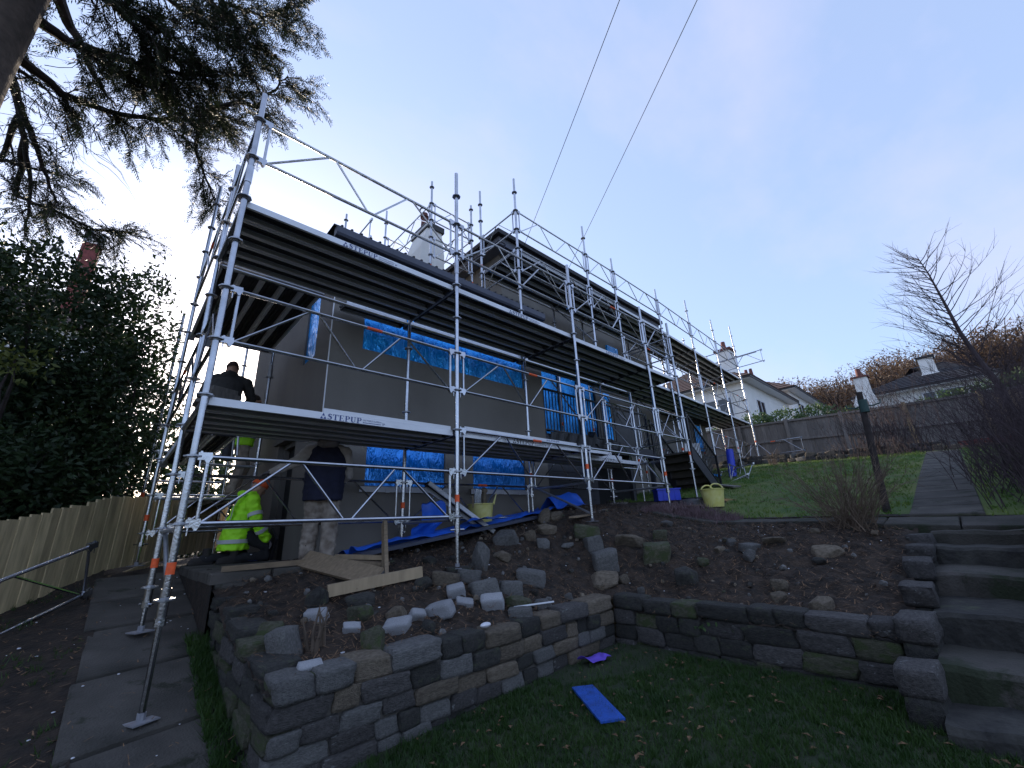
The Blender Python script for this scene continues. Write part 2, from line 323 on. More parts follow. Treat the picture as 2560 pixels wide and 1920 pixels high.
# ------------------------------------------------------------------ lie of the land (thin-plate surface through levelled points)
CP=np.array([(.55,-1.0,-3.95),(2,-1.0,-3.95),(3.6,-1.0,-3.95),(4.0,-1.2,-3.95),(4.0,-2.3,-3.95),(4.0,-3.3,-3.95),(2.5,0,-3.55),(1.2,.3,-3.62),(.6,.2,-3.78),(.55,1.0,-3.55),(1.3,.9,-3.48),(2.44,1.55,-3.38),(3.9,1.3,-3.14),
(5,0,-3.12),(5.85,1.55,-2.87),(6.3,-1,-3.24),(6.3,-2.3,-3.3),(6.3,-3.3,-3.38),(5,-3.3,-3.68),(5,-2,-3.6),(7.5,0,-2.92),(7.5,1.6,-2.8),(7.1,-.75,-3.16),(8,-.63,-3.0),
(7.15,-3.45,-3.27),(7.15,-2,-3.24),(8.75,0,-2.78),(9.2,.9,-2.77),(8.75,-3.4,-3.0),(11.25,.9,-2.45),(13.75,1.4,-2.12),(16.25,1.5,-1.64),(18.75,1.6,-1.2),(13.5,-3.1,-2.2),(17,-3,-1.65),(20.3,1.7,-1.05),(20.3,-4,-1.4),(12,-6,-2.5),(7,-6,-3.3),(18,-8,-1.7),(22,5,-.7),(12,4,-2.3),(26,-3,-.6),(26,-10,-.8)],float)
def KRB(r2): return 0.5*r2*np.log(r2+1e-12)
def fitr():
    P=CP[:,:2];n=len(P);d=((P[:,None]-P[None])**2).sum(-1)
    A=np.zeros((n+3,n+3));A[:n,:n]=KRB(d)+np.eye(n)*.03;A[:n,n]=1;A[:n,n+1:]=P;A[n:,:n]=A[:n,n:].T
    return np.linalg.solve(A,np.append(CP[:,2],[0,0,0]))
WR=fitr()
def hup(x,y):
    x=np.asarray(x,float);y=np.asarray(y,float)
    r=(x[...,None]-CP[:,0])**2+(y[...,None]-CP[:,1])**2
    return KRB(r)@WR[:len(CP)]+WR[-3]+WR[-2]*x+WR[-1]*y

def hz(x, y): return float(hup(np.array([x]), np.array([y]))[0])
def hpath(y):
    return float(np.interp(y, [-9, -3, -1.1, 0, 1.25, 3.75, 8], [-4.85, -4.75, -4.52, -4.24, -3.89, -3.43, -2.9]))
def hlow(x, y):
    return -4.43+0.036*(x-1.0)-0.02*(y+1.1)*0.4
# ------------------------------------------------------------------ ground, lawns, beds, paths
def sheet(name, xs, ys, zf, material, lump=0.0, lscale=3.0, keep=None, smooth=True):
    xs = np.asarray(xs); ys = np.asarray(ys); X, Y = np.meshgrid(xs, ys, indexing='ij'); Z = zf(X, Y)
    V = np.stack([X, Y, Z], -1).reshape(-1, 3)
    if lump:
        for v in V:
            p = Vector((v[0]*lscale, v[1]*lscale, 0.3)); v[2] += lump*(noise.noise(p)+0.6*noise.noise(p*2.7)+0.35*noise.noise(p*7))
    ny = len(ys); F = []
    for i in range(len(xs)-1):
        for j in range(ny-1):
            if keep is None or keep((xs[i]+xs[i+1])/2, (ys[j]+ys[j+1])/2): F.append((i*ny+j, (i+1)*ny+j, (i+1)*ny+j+1, i*ny+j+1))
    m = MB(); m.v = [tuple(p) for p in V]; m.f = F; m.m = [0]*len(F)
    return m.build(name, material, smooth=smooth, kind='structure', fix=False)
def hground(X, Y):
    z = np.interp(X, [-400, -40, -8, 6, 8, 17, 21, 24, 55, 110, 200, 420], [-3, -4, -5.4, -5.4, -4.0, -2.4, -1.35, -0.9, 2.5, 15, 26, 30])
    z = z+np.clip((Y-14)*0.01, -1.5, 6)*np.clip((X-22)/40, 0, 1)
    near = np.clip((25-np.abs(Y))/10, 0, 1)*np.clip((21.5-X)/2, 0, 1)
    return z-near*0.5
sheet('ground', np.concatenate([np.linspace(-400, -10, 12), np.linspace(-8, 24, 33), np.linspace(28, 120, 30), np.linspace(140, 420, 10)]),
      np.concatenate([np.linspace(-400, -30, 12), np.linspace(-25, 40, 40), np.linspace(50, 400, 16)]), hground, 'soil_far')
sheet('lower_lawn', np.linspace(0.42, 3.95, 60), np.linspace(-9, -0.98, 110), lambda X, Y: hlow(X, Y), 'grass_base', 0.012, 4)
HB = lambda X, Y: hup(X, Y)
def inbed(x, y):
    if x < 3.79: return y > -1.03
    if x < 6.52: return y > -3.5
    return y > -0.32-(x-6.5)*0.18
sheet('garden_bed', np.linspace(0.44, 8.8, 300), np.linspace(-3.52, 1.75, 190), HB, 'soil', 0.046, 6.5, inbed)
def inlawn(x, y): return not (x < 8.7 and y > -0.36-(x-6.5)*0.18) and not (9.9 < x < 10 and y > 1.4)
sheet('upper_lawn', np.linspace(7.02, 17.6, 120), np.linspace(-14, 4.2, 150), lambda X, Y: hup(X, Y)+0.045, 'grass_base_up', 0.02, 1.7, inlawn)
sheet('fence_bank', np.linspace(17.3, 21.4, 30), np.linspace(-14, 7, 90), lambda X, Y: hup(X, Y)+0.03+0.10*np.clip((X-17.5)*1.2, 0, 1), 'soil', 0.05, 2.0)
sheet('soil_strip', np.linspace(-7, -0.3, 60), np.linspace(-9, 14, 130), lambda X, Y: np.interp(Y, [-9, -3, -1.1, 0, 1.25, 3.75, 8, 14], [-4.85, -4.75, -4.52, -4.24, -3.89, -3.43, -3.2, -3.1])+0.012-0.11*(-0.36-X), 'soil', 0.028, 4)
sheet('side_passage', np.linspace(0.43, 1.6, 10), np.linspace(1.06, 14, 60), lambda X, Y: X*0-3.52, 'soil', 0.008, 4)
sheet('side_passage', np.linspace(-0.36, 0.44, 8), np.linspace(3.2, 14, 60), lambda X, Y: np.interp(Y, [3.2, 3.75, 8], [-3.56, -3.49, -3.44]), 'soil', 0.01, 4)
# lawn edge: turf cut to a low upright face
m = MB()
ys = np.linspace(-3.5, -0.45, 40)
for i in range(39):
    a, b = ys[i], ys[i+1]; x0 = 7.0+0.03*math.sin(i*1.7); x1 = 7.0+0.03*math.sin((i+1)*1.7)
    m.add([(x0, a, hz(7, a)-0.06), (x1, b, hz(7, b)-0.06), (x1+.03, b, hz(7, b)+0.055), (x0+.03, a, hz(7, a)+0.055), (x0+.2, a, hz(7.2, a)+0.05), (x1+.2, b, hz(7.2, b)+0.05)], [(0, 1, 2, 3), (3, 2, 5, 4)])
m.build('lawn_edge', 'soil', kind='structure')
# paving slabs
def slab(parent, poly, zs, th, material, name='slab'):
    m = MB(); n = len(poly); c = np.mean(np.array(poly), 0)
    ins = [(p[0]+(c[0]-p[0])*0.03, p[1]+(c[1]-p[1])*0.03) for p in poly]
    vs = [(p[0], p[1], z-th) for p, z in zip(poly, zs)]+[(p[0], p[1], z-0.012) for p, z in zip(poly, zs)]+[(p[0], p[1], z) for p, z in zip(ins, zs)]
    fs = [tuple(range(n-1, -1, -1)), tuple(range(2*n, 3*n))]
    for k in (0, n): fs += [(k+i, k+(i+1) % n, k+n+(i+1) % n, k+n+i) for i in range(n)]
    m.add(vs, fs); return m.build(name, material, parent)
m = MB()
for a_, b_ in zip(np.linspace(-9, 3.4, 32)[:-1], np.linspace(-9, 3.4, 32)[1:]):
    m.add([(-.5, a_, hpath(a_)-.05), (.62, a_, hpath(a_)-.05), (.62, b_, hpath(b_)-.05), (-.5, b_, hpath(b_)-.05)], [(0, 1, 2, 3)])
m.add([(.60, .95, -3.54), (.60, 3.3, -3.54), (.60, 3.3, -4.3), (.60, .95, -4.3)], [(0, 1, 2, 3)]); m.add([(.425, .95, -3.53), (.425, 3.6, -3.53), (.425, 3.6, -4.3), (.425, .95, -4.3)], [(0, 1, 2, 3)])
side_path = m.build('side_path', 'soil', kind='structure')
yb = [-4.6, -3.7, -2.75, -1.85, -0.98, -0.12, 0.72, 1.55, 2.4, 3.35]
for i in range(len(yb)-1):
    a, b = yb[i]+0.012, yb[i+1]; j = 0.015*math.sin(i*2.3); t = -0.025*(i % 2)
    za, zb = hpath(a)+0.03+0.02*math.sin(i*3.1), hpath(b)+0.005
    sk = 0.10   # joints run a little askew
    slab(side_path, [(-0.36+j, a-sk), (0.43, a+sk), (0.43, b+sk), (-0.36+j, b-sk)], [za+t*.2, za, zb, zb+t*.2], 0.07, 'concrete')
edge_path = MB().box((6.5, -5.2, -4.2), (7.0, -0.3, -4.1)).build('edge_path', 'soil', kind='structure')
ye = [-5.2, -4.5, -3.85, -3.2, -2.55, -1.9, -1.25, -0.62, -0.2]
for i in range(len(ye)-1):
    a, b = ye[i]+0.015, ye[i+1]; w = 0.02*math.sin(i*5)
    slab(edge_path, [(6.42+w, a), (7.01, a), (7.01, b), (6.42+w, b)], [hz(6.45, a)+.05, hz(7, a)+.04, hz(7, b)+.04, hz(6.45, b)+.05], 0.12, 'concrete_moss')
garden_path = MB().box((7.0, -4.05, -4.2), (16.8, -3.35, -4.1)).build('garden_path', 'soil', kind='structure')
xe = np.linspace(7.02, 16.4, 17)
for i in range(16):
    a, b = xe[i]+0.01, xe[i+1]
    slab(garden_path, [(a, -4.06), (b, -4.06), (b, -3.40), (a, -3.40)], [hz(a, -4)+.075, hz(b, -4)+.07, hz(b, -3.4)+.07, hz(a, -3.4)+.075], 0.08, 'concrete')
# flat paving outside the side door, where the men work
door_paving = MB().box((0.46, 1.12, -3.75), (1.4, 3.4, -3.65)).build('door_paving', 'soil', kind='structure')
for i, (x0, x1, y0, y1) in enumerate([(0.42, 0.93, 1.05, 1.75), (0.94, 1.62, 0.98, 1.585), (0.42, 0.93, 1.77, 2.5), (0.94, 1.44, 1.60, 2.5), (0.42, 0.93, 2.52, 3.3), (0.94, 1.44, 2.52, 3.3)]):
    slab(door_paving, [(x0, y0), (x1, y0), (x1, y1), (x0, y1)], [-3.425-.004*(i % 3)]*4, 0.10, 'concrete')

# ------------------------------------------------------------------ stone walls and steps
def stone_course_wall(name, label, p0, p1, nrm, base, top, depth, mats_, seed, coping=0.13, hts=(0.10, 0.14), lens=(0.15, 0.36)):
    """p0-p1 line of the face on plan, nrm pointing out of the face; base(t), top(t) give heights"""
    r = random.Random(seed); p0 = Vector((*p0, 0)); p1 = Vector((*p1, 0)); Ln = (p1-p0).length; d = (p1-p0)/Ln; nv = Vector((*nrm, 0))
    t = thing(name, label, 'wall', (*(p0.lerp(p1, .5)).xy, base(.5)))
    ang = math.atan2(d.y, d.x)
    core = MB(); k = 12; poly = []
    for i in range(k):
        a, b = i/k, (i+1)/k; A = p0+d*(.05+a*(Ln-.1))-nv*0.03; B = p0+d*(.05+b*(Ln-.1))-nv*0.03
        vs = []
        for P, u in ((A, a), (B, b)):
            for off in (0, depth-0.06):
                for z in (base(u)-0.1, top(u)-0.035): vs.append((P.x-nv.x*off, P.y-nv.y*off, z))
        core.add(vs, [(0, 4, 5, 1), (1, 5, 7, 3), (2, 3, 7, 6), (0, 2, 6, 4)]+([(0, 1, 3, 2)] if i == 0 else [])+([(4, 6, 7, 5)] if i == k-1 else []))
    core.build('mortar_core', 'mortar', t)
    zoff = 0.0; row = 0
    while True:
        h = coping if row == 0 else r.uniform(*hts)
        u = -r.uniform(0, 0.12) if row else 0.0; s = 0.0
        any_ = False
        while s < Ln-0.02:
            ln = r.uniform(*lens)*(1.15 if row == 0 else 1)
            ln = min(ln, Ln-s); 
            if Ln-s-ln < 0.09: ln = Ln-s
            um = (s+ln/2)/Ln; zc = top(um)-zoff-h/2
            if zc+h/2 > base(um)+0.02:
                any_ = True
                dp = depth*(1.02 if row == 0 else r.uniform(.45, .6)); out = r.uniform(-0.012, 0.022)
                P = p0+d*(s+ln/2)+nv*(out-dp/2)
                hh = h*r.uniform(1.0, 1.08)-0.004
                link('stone', stone('block', r.randrange(10), r.choice(mats_)), (P.x, P.y, zc+r.uniform(-.008, .008)), t,
                     rot=(r.uniform(-.03, .03), r.uniform(-.03, .03), ang+r.uniform(-.03, .03)+(math.pi if r.random() < .5 else 0)), scale=(ln-0.002, dp, hh))
            s += ln
        zoff += h; row += 1
        if not any_ or row > 9: break
    return t
stone_course_wall('retaining_wall', 'low mortared stone wall holding the soil bed behind the open lawn', (0.46, -1.1), (3.74, -1.1), (0, -1),
                  lambda t: -4.60+0.20*t, lambda t: -3.90+0.015*math.sin(t*9), 0.24, ['stone_wall', 'stone_wall', 'stone_dark', 'stone_grey', 'stone_brown'], 3)
stone_course_wall('retaining_wall', 'dark mossy stone wall running from the wall corner to the garden steps', (3.80, -1.06), (3.80, -3.42), (-1, 0),
                  lambda t: -4.36, lambda t: -3.885-0.01*math.sin(t*7), 0.24, ['stone_dark', 'stone_dark', 'stone_wall', 'stone_moss'], 5, hts=(0.11, 0.15), lens=(0.18, 0.4))
stone_course_wall('retaining_wall', 'rough stone wall edging the soil bed along the sloping concrete path', (0.46, 1.0), (0.46, -1.08), (-1, 0),
                  lambda t: hpath(1.0-2.08*t)-0.05, lambda t: lerp(-3.58, -3.905, min(1, t*1.15)), 0.24, ['stone_dark', 'stone_moss', 'stone_dark', 'stone_wall'], 8, coping=0.11, lens=(0.22, 0.42))
stone_course_wall('paving_edge_wall', 'short pale patched wall under the paving by the door', (0.47, 1.02), (1.55, 0.98), (0, -1),
                  lambda t: -3.75, lambda t: -3.52, 0.16, ['stone_grey', 'concrete', 'stone_wall'], 11, coping=0.14)
# steps
steps = thing('garden_steps', 'worn concrete and stone garden steps climbing to the paved path', 'steps', (3.2, -4.15, -4.45))
sx = [3.12, 3.55, 4.12, 4.95, 5.72, 6.16]; sz = [-4.24, -4.06, -3.86, -3.68, -3.52, -3.385]
for i in range(6):
    x0 = sx[i]; x1 = (sx[i+1]+0.10) if i < 5 else 6.55; r = random.Random(i)
    nx_ = 30; m = MB(); P = []
    for k in range(nx_+1):
        y = lerp(-4.9, -3.60, k/nx_); w = 0.05*noise.noise(Vector((i*3.1, y*3, 0)))+.025*noise.noise(Vector((i*3.1, y*11, 0)))
        P.append((x0+w, y))
    rows = []
    for (dx, dz) in ((0, -0.24), (0.0, -0.03), (0.025, 0.0), (None, 0.0)):
        rows.append([(p[0]+dx if dx is not None else x1, p[1], sz[i]+dz+0.03*noise.noise(Vector((p[1]*4, i*2.2, dz*9)))) for p in P])
    vs = sum(rows, []); n = nx_+1
    m.add(vs, [(a*n+k, a*n+k+1, (a+1)*n+k+1, (a+1)*n+k) for a in range(3) for k in range(nx_)]+[tuple(a*n for a in range(4)), tuple(a*n+nx_ for a in (3, 2, 1, 0))])
    m.build('step', 'concrete_moss' if i % 2 else 'stone_dark', steps)  # shade of the dim frame corner is put into these dark step colours
pier = thing('step_side_wall', 'stepped stone kerb wall between the soil bed and the garden steps', 'wall', (4.6, -3.52, -4.4))
r = random.Random(4)
for i, (x, z, ln) in enumerate([(3.42, -4.04, .30), (3.98, -3.86, .46), (4.55, -3.72, .50), (5.1, -3.58, .40), (5.62, -3.49, .40), (6.02, -3.41, .36)]):
    link('stone', stone('block', i, 'stone_wall'), (x, -3.52, z-0.07), pier, rot=(r.uniform(-.06, .06), r.uniform(-.05, .05), r.uniform(-.08, .08)), scale=(ln, 0.205, 0.16))
    zb = z-0.15
    while zb > -4.45 and (x < 4.3 or zb > z-0.4):
        link('stone', stone('block', (i*3) % 10, 'stone_dark'), (x+r.uniform(-.02, .02), -3.52, zb-0.085), pier, rot=(0, 0, r.uniform(-.06, .06)), scale=(ln*r.uniform(.85, 1), 0.175, 0.18)); zb -= 0.165
kerb = thing('step_kerb', 'sloping stone kerb on the hedge side of the garden steps', 'kerb', (5.2, -4.5, -3.8))
for i, (x, z) in enumerate([(4.3, -3.66), (4.9, -3.55), (5.55, -3.42), (6.1, -3.32)]):
    link('stone', stone('block', i+3, 'stone_wall'), (x, -4.42-0.02*i, z), kerb, rot=(0, -0.22, r.uniform(-.1, .1)), scale=(0.52, 0.3, 0.26))

# ------------------------------------------------------------------ rocks and setts in the bed (x, y, z, width, height)
ROCKS = [(3.6,.43,-3.36,.36,.23,'stone_grey','r'),(3.96,.31,-3.33,.17,.17,'stone_brown','r'),(3.95,.07,-3.42,.19,.15,'stone_grey','r'),(4.32,.32,-3.23,.30,.14,'stone_brown','r'),(3.22,.08,-3.52,.24,.14,'stone_brown','r'),
(2.80,-.02,-3.55,.22,.34,'stone_grey','u'),(4.59,-.18,-3.32,.33,.16,'stone_moss','b'),(4.21,-.15,-3.44,.22,.07,'stone_grey','r'),(4.42,-.41,-3.48,.20,.19,'stone_grey','b'),(4.25,-.69,-3.67,.28,.23,'stone_grey','b'),
(4.84,-.7,-3.44,.43,.17,'stone_brown','r'),(4.77,-1.11,-3.6,.30,.21,'stone_moss','b'),(3.99,-.83,-3.81,.34,.18,'stone_brown','r'),(4.19,-.97,-3.81,.13,.10,'stone_brown','r'),(4.13,-1.22,-3.91,.09,.09,'stone_grey','r'),
(3.21,-.42,-3.72,.28,.13,'stone_grey','b'),(2.46,-.51,-3.76,.25,.16,'stone_grey','b'),(2.78,-.55,-3.78,.21,.13,'stone_grey','b'),(2.67,-.76,-3.86,.27,.12,'stone_moss','r'),(2.91,-.87,-3.91,.21,.11,'stone_grey','r'),(2.55,-.92,-3.91,.19,.09,'stone_grey','b'),
(3.36,-.81,-3.89,.09,.07,'stone_grey','r'),(4.44,-1.62,-3.82,.26,.23,'stone_dark','r'),(5.38,-1.81,-3.47,.12,.09,'stone_grey','r'),(5.26,-2.05,-3.52,.18,.08,'stone_grey','b'),(5.01,-2.13,-3.61,.14,.14,'stone_grey','r'),(5.23,-.94,-3.39,.17,.13,'stone_moss','b'),(4.8,.56,-3.06,.24,.13,'stone_brown','r'),
(1.15,-.85,-3.91,.18,.19,'stone_moss','u'),(1.27,-.36,-3.79,.22,.13,'stone_moss','r'),(1.51,-.51,-3.81,.19,.11,'stone_brown','r'),(.66,-.52,-3.89,.19,.18,'stone_grey','b'),(.64,-.17,-3.85,.24,.14,'stone_moss','r'),(1.07,.09,-3.71,.19,.18,'stone_dark','r'),(1.36,-.14,-3.72,.26,.12,'stone_dark','r'),
(2.23,-.18,-3.64,.24,.11,'stone_brown','b'),(2.49,-.22,-3.64,.23,.11,'stone_grey','b'),(5.54,-2.25,-3.46,.29,.08,'stone_brown','r'),(5.26,-2.82,-3.58,.31,.14,'stone_brown','r'),(4.46,-2.53,-3.81,.16,.11,'stone_brown','r'),(4.26,-2.57,-3.88,.15,.08,'stone_brown','r'),(4.16,-2.91,-3.91,.24,.13,'stone_brown','r'),(5.08,-2.77,-3.63,.15,.06,'stone_dark','r')]
_rr = random.Random(61)
for _k in range(34):   # more broken stone, thickest near the timber and the scaffold foot
    _x, _y = (_rr.uniform(.7, 3.3), _rr.uniform(-.9, .45)) if _k < 24 else (_rr.uniform(3.9, 6.1), _rr.uniform(-3.1, .2))
    if all((_x-q[0])**2+(_y-q[1])**2 > .05 for q in ROCKS):
        _w = _rr.uniform(.09, .2); ROCKS.append((_x, _y, 0, _w, _w*_rr.uniform(.5, .8), _rr.choice(['stone_grey', 'stone_brown', 'stone_dark', 'stone_moss']), 'r'))
RL = {'stone_grey': 'grey', 'stone_brown': 'brown', 'stone_moss': 'mossy', 'stone_dark': 'dark'}
r = random.Random(21)
for i, (x, y, z, w, h, mt, k) in enumerate(ROCKS):
    kind = 'block' if k == 'b' else 'rock'
    if k == 'u': lab, g = f'{RL[mt]} slab of rock set upright in the dark soil bed', None
    elif k == 'b': lab, g = f'loose squared {RL[mt]} stone block lying in the soil bed', f'{RL[mt]} stone blocks in the soil bed'
    else: lab, g = f'broken {RL[mt]} rock half sunk in the soil bed', f'broken {RL[mt]} rocks in the soil bed'
    o = link('upright_rock' if k == 'u' else 'stone_block' if k == 'b' else 'garden_rock', stone(kind, r.randrange(10), mt), (x, y, hz(x, y)+h*.24),
             rot=(r.uniform(-.2, .2), r.uniform(-.2, .2), -0.76+r.uniform(-.5, .5)), scale=(w*1.08, w*r.uniform(.6, .9) if k != 'u' else w*.55, h*1.25))
    tag(o, lab, 'rock' if k != 'b' else 'stone block', g)
SETTS = [(2.40,-.70,.21,.13,0),(2.17,-.44,.17,.13,.3),(1.87,-.63,.22,.12,-.3),(2.16,-.58,.16,.06,.2),(1.65,-.61,.13,.10,.8),(1.43,-.68,.21,.09,-.2),(1.14,-.51,.13,.07,.5),(1.0,-.14,.17,.09,0),(.70,-.93,.14,.08,.6)]
for i, (x, y, w, h, a) in enumerate(SETTS):
    o = link('granite_sett', stone('block', i, 'stone_pale'), (x, y, hz(x, y)+h*.30), rot=(0.45+r.uniform(-.25, .25), r.uniform(-.25, .25), -0.76+a), scale=(w, w*.55, h*1.05))
    tag(o, 'pale speckled granite sett lying tilted on the dark soil', 'stone block', 'pale granite setts on the soil bed')
o = link('footing_stone', stone('block', 2, 'stone_dark'), (2.54, 0.03, -3.565), rot=(0, 0, -.5), scale=(.26, .24, .09)); tag(o, 'flat dark stone under the scaffold foot in the soil bed', 'stone block')
o = link('garden_rock', stone('rock', 4, 'stone_brown'), (4.62, 0.62, -3.02), rot=(.3, .8, .3), scale=(.20, .18, .34)); tag(o, 'knobbly brown root stump standing by the scaffold foot near the blue sheet', 'stump')
m = MB()
for i in range(330):
    x, y = r.uniform(.55, 6.3), r.uniform(-3.3, 1.2)
    if not inbed(x, y) or r.random() < .3*(x > 4.5): continue
    me = ST_ROCK[r.randrange(14)]; s = r.uniform(.02, .075); M = Matrix.Rotation(r.uniform(0, 6), 3, 'Z')@Matrix.Rotation(r.uniform(0, 3), 3, 'X'); o_ = Vector((x, y, hz(x, y)+s*.15))
    m.add([o_+M@(v.co*s) for v in me.vertices], [tuple(p.vertices) for p in me.polygons], r.randrange(3))
tag(m.build('stone_chips', ['stone_dark', 'stone_brown', 'stone_grey'], kind='stuff', fix=False), 'small broken stone chips strewn over the soil bed', 'stones')
# low wall of loose stones under the far fence
tw = thing('rockery_wall', 'low tumbled stone wall between the upper lawn and the far fence', 'wall', (17.6, -1, -1.7))
for i in range(46):
    y = 2.6-i*0.145+r.uniform(-.04, .04); x = 17.45+0.25*math.sin(y*1.3)
    for k in range(2):
        link('stone', stone('block' if i % 2 else 'rock', r.randrange(10), r.choice(['stone_dark', 'stone_wall', 'stone_brown', 'stone_grey'])), (x+k*.18, y, hz(x, y)+0.09+k*.16), tw, rot=(r.uniform(-.2, .2), r.uniform(-.2, .2), 1.57+r.uniform(-.3, .3)), scale=(r.uniform(.2, .34), .3, r.uniform(.14, .24)))
bs = thing('brick_edging', 'short run of red brick edging at the top of the path', 'edging', (18.6, -4.6, -1.5))
for row in range(3):
    for i in range(9):
        MB().box((18.5, -3.95-i*.225-(row % 2)*.11, -1.5+row*.075), (18.6, -3.95-i*.225-(row % 2)*.11+.215, -1.5+row*.075+.065)).build('brick', 'brick_red', bs)

# ------------------------------------------------------------------ grass, litter
def blades(name, n, xr, yr, zf, material, h, w, label, keep=None, seed=1, clump=6):
    g = np.random.default_rng(seed); V = np.zeros((n*3, 3)); k = 0
    for i in range(n):
        if i % clump == 0: cx, cy = g.uniform(*xr), g.uniform(*yr)
        x, y = cx+g.normal(0, w*2.5), cy+g.normal(0, w*2.5)
        if not (xr[0] < x < xr[1] and yr[0] < y < yr[1]): continue
        if keep and not keep(x, y): continue
        z = zf(x, y)-0.01; a = g.uniform(0, 6.28); hh = h*g.uniform(.5, 1.4); lx, ly = g.normal(0, hh*.45), g.normal(0, hh*.45)
        V[k] = (x-math.cos(a)*w, y-math.sin(a)*w, z); V[k+1] = (x+math.cos(a)*w, y+math.sin(a)*w, z); V[k+2] = (x+lx, y+ly, z+hh); k += 3
    m = MB(); m.v = [tuple(p) for p in V[:k]]; m.f = [(i, i+1, i+2) for i in range(0, k, 3)]; m.m = [0]*(k//3)
    o = m.build(name, material, kind='stuff', fix=False); tag(o, label, 'grass'); return o
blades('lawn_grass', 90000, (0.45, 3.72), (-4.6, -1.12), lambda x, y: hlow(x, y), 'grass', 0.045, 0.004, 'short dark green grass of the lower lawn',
       keep=lambda x, y: not (x > 2.6 and y > -1.75 and (x-2.6)*.6+(y+1.75) > .35) or random.random() < .12)
hg = lambda x, y: hz(x, y)+0.045
xs_ = np.linspace(6.9, 17.6, 108); ys_ = np.linspace(-8, 3.2, 113); HG = hup(*np.meshgrid(xs_, ys_, indexing='ij'))+0.045
def hq(x, y):
    i = min(106, max(0, int((x-6.9)/10.7*107))); j = min(111, max(0, int((y+8)/11.2*112))); return float(HG[i, j])
def lawnkeep(x, y):
    if -4.1 < y < -3.36: return False
    if x < 8.8 and y > -0.42-(x-6.5)*0.18: return False
    worn = noise.noise(Vector((x*.5, y*.7, 3)))*0.5+0.55*math.exp(-((x-9.6)/1.6)**2-((y+0.9)/1.3)**2)
    return random.random() > worn*1.6
blades('lawn_grass', 70000, (7.0, 17.4), (-7, 3.0), hq, 'grass_upper', 0.06, 0.010, 'green grass of the sloping upper lawn', keep=lawnkeep, seed=2, clump=8)
hs_ = lambda x, y: hpath(y)+.012-.11*max(0, -.36-x)
blades('verge_grass', 9000, (-3.2, -.34), (-1.6, 3.0), hs_, 'grass', .05, .004, 'patchy grass and weeds on the soil beside the fence', keep=lambda x, y: noise.noise(Vector((x*1.5, y*1.5, 8))) > .08, seed=5)
blades('verge_grass', 5200, (.30, .47), (-1.6, 1.0), lambda x, y: hpath(y)+.03, 'grass', .06, .004, 'tufts of grass growing between path and stone wall', seed=6)
# dry litter and root fibres on the bed
m = MB(); r = random.Random(9)
for i in range(24000):
    x, y = r.uniform(.5, 6.5), r.uniform(-3.4, 1.5)
    if not inbed(x, y): continue
    z = hz(x, y)+0.012+r.uniform(0, .03); a = r.uniform(0, 6.28); l_ = r.uniform(.015, .085); w = r.uniform(.0015, .0045); dz = r.uniform(-.35, .5)*l_
    c, s = math.cos(a), math.sin(a)
    m.add([(x-s*w, y+c*w, z), (x+s*w, y-c*w, z), (x+c*l_+s*w*.5, y+s*l_-c*w*.5, z+dz), (x+c*l_-s*w*.5, y+s*l_+c*w*.5, z+dz)], [(0, 1, 2, 3)])
for i in range(3600):
    x, y = r.uniform(-3, .44), r.uniform(-2, 3.2)
    if x > -.34 and r.random() < .75: continue
    z = hs_(x, y)+(.035 if x > -.36 else .01)+r.uniform(0, .015); a = r.uniform(0, 6.28); l_ = r.uniform(.015, .06); w = r.uniform(.0015, .006); c, s = math.cos(a), math.sin(a)
    m.add([(x-s*w, y+c*w, z), (x+s*w, y-c*w, z), (x+c*l_+s*w*.5, y+s*l_-c*w*.5, z+.01), (x+c*l_-s*w*.5, y+s*l_+c*w*.5, z+.01)], [(0, 1, 2, 3)])
tag(m.build('soil_litter', 'litter', kind='stuff', fix=False), 'dry twigs and root fibres scattered over the dark soil', 'litter')
m = MB()
for i in range(420):
    x, y = r.uniform(-6, 6.4), r.uniform(-3.4, 3)
    if x > .45 and not inbed(x, y): continue
    z = hz(x, y) if x > .45 else hpath(y)+.035 if x > -.36 else hpath(y)-.11*(-.36-x)+.01
    s = r.uniform(.003, .010); m.ell((x, y, z+s*.5), (s*r.uniform(1, 2), s, s*.6), 5, 4)
tag(m.build('plaster_crumbs', 'white_bits', kind='stuff', fix=False), 'small white crumbs of plaster dropped on soil and path', 'debris')
m = MB()
for i in range(320):
    x, y = r.uniform(.5, 3.7), r.uniform(-4.4, -1.15); z = hlow(x, y)+.02; a = r.uniform(0, 6.28); s = r.uniform(.012, .03)
    c_, s_ = math.cos(a)*s, math.sin(a)*s
    m.add([(x-c_, y-s_, z), (x+s_*.5, y-c_*.5, z+.01), (x+c_, y+s_, z+.006), (x-s_*.5, y+c_*.5, z+.012)], [(0, 1, 2, 3)])
tag(m.build('fallen_leaves', 'litter', kind='stuff', fix=False), 'fallen brown leaves scattered on the lower lawn', 'leaves')
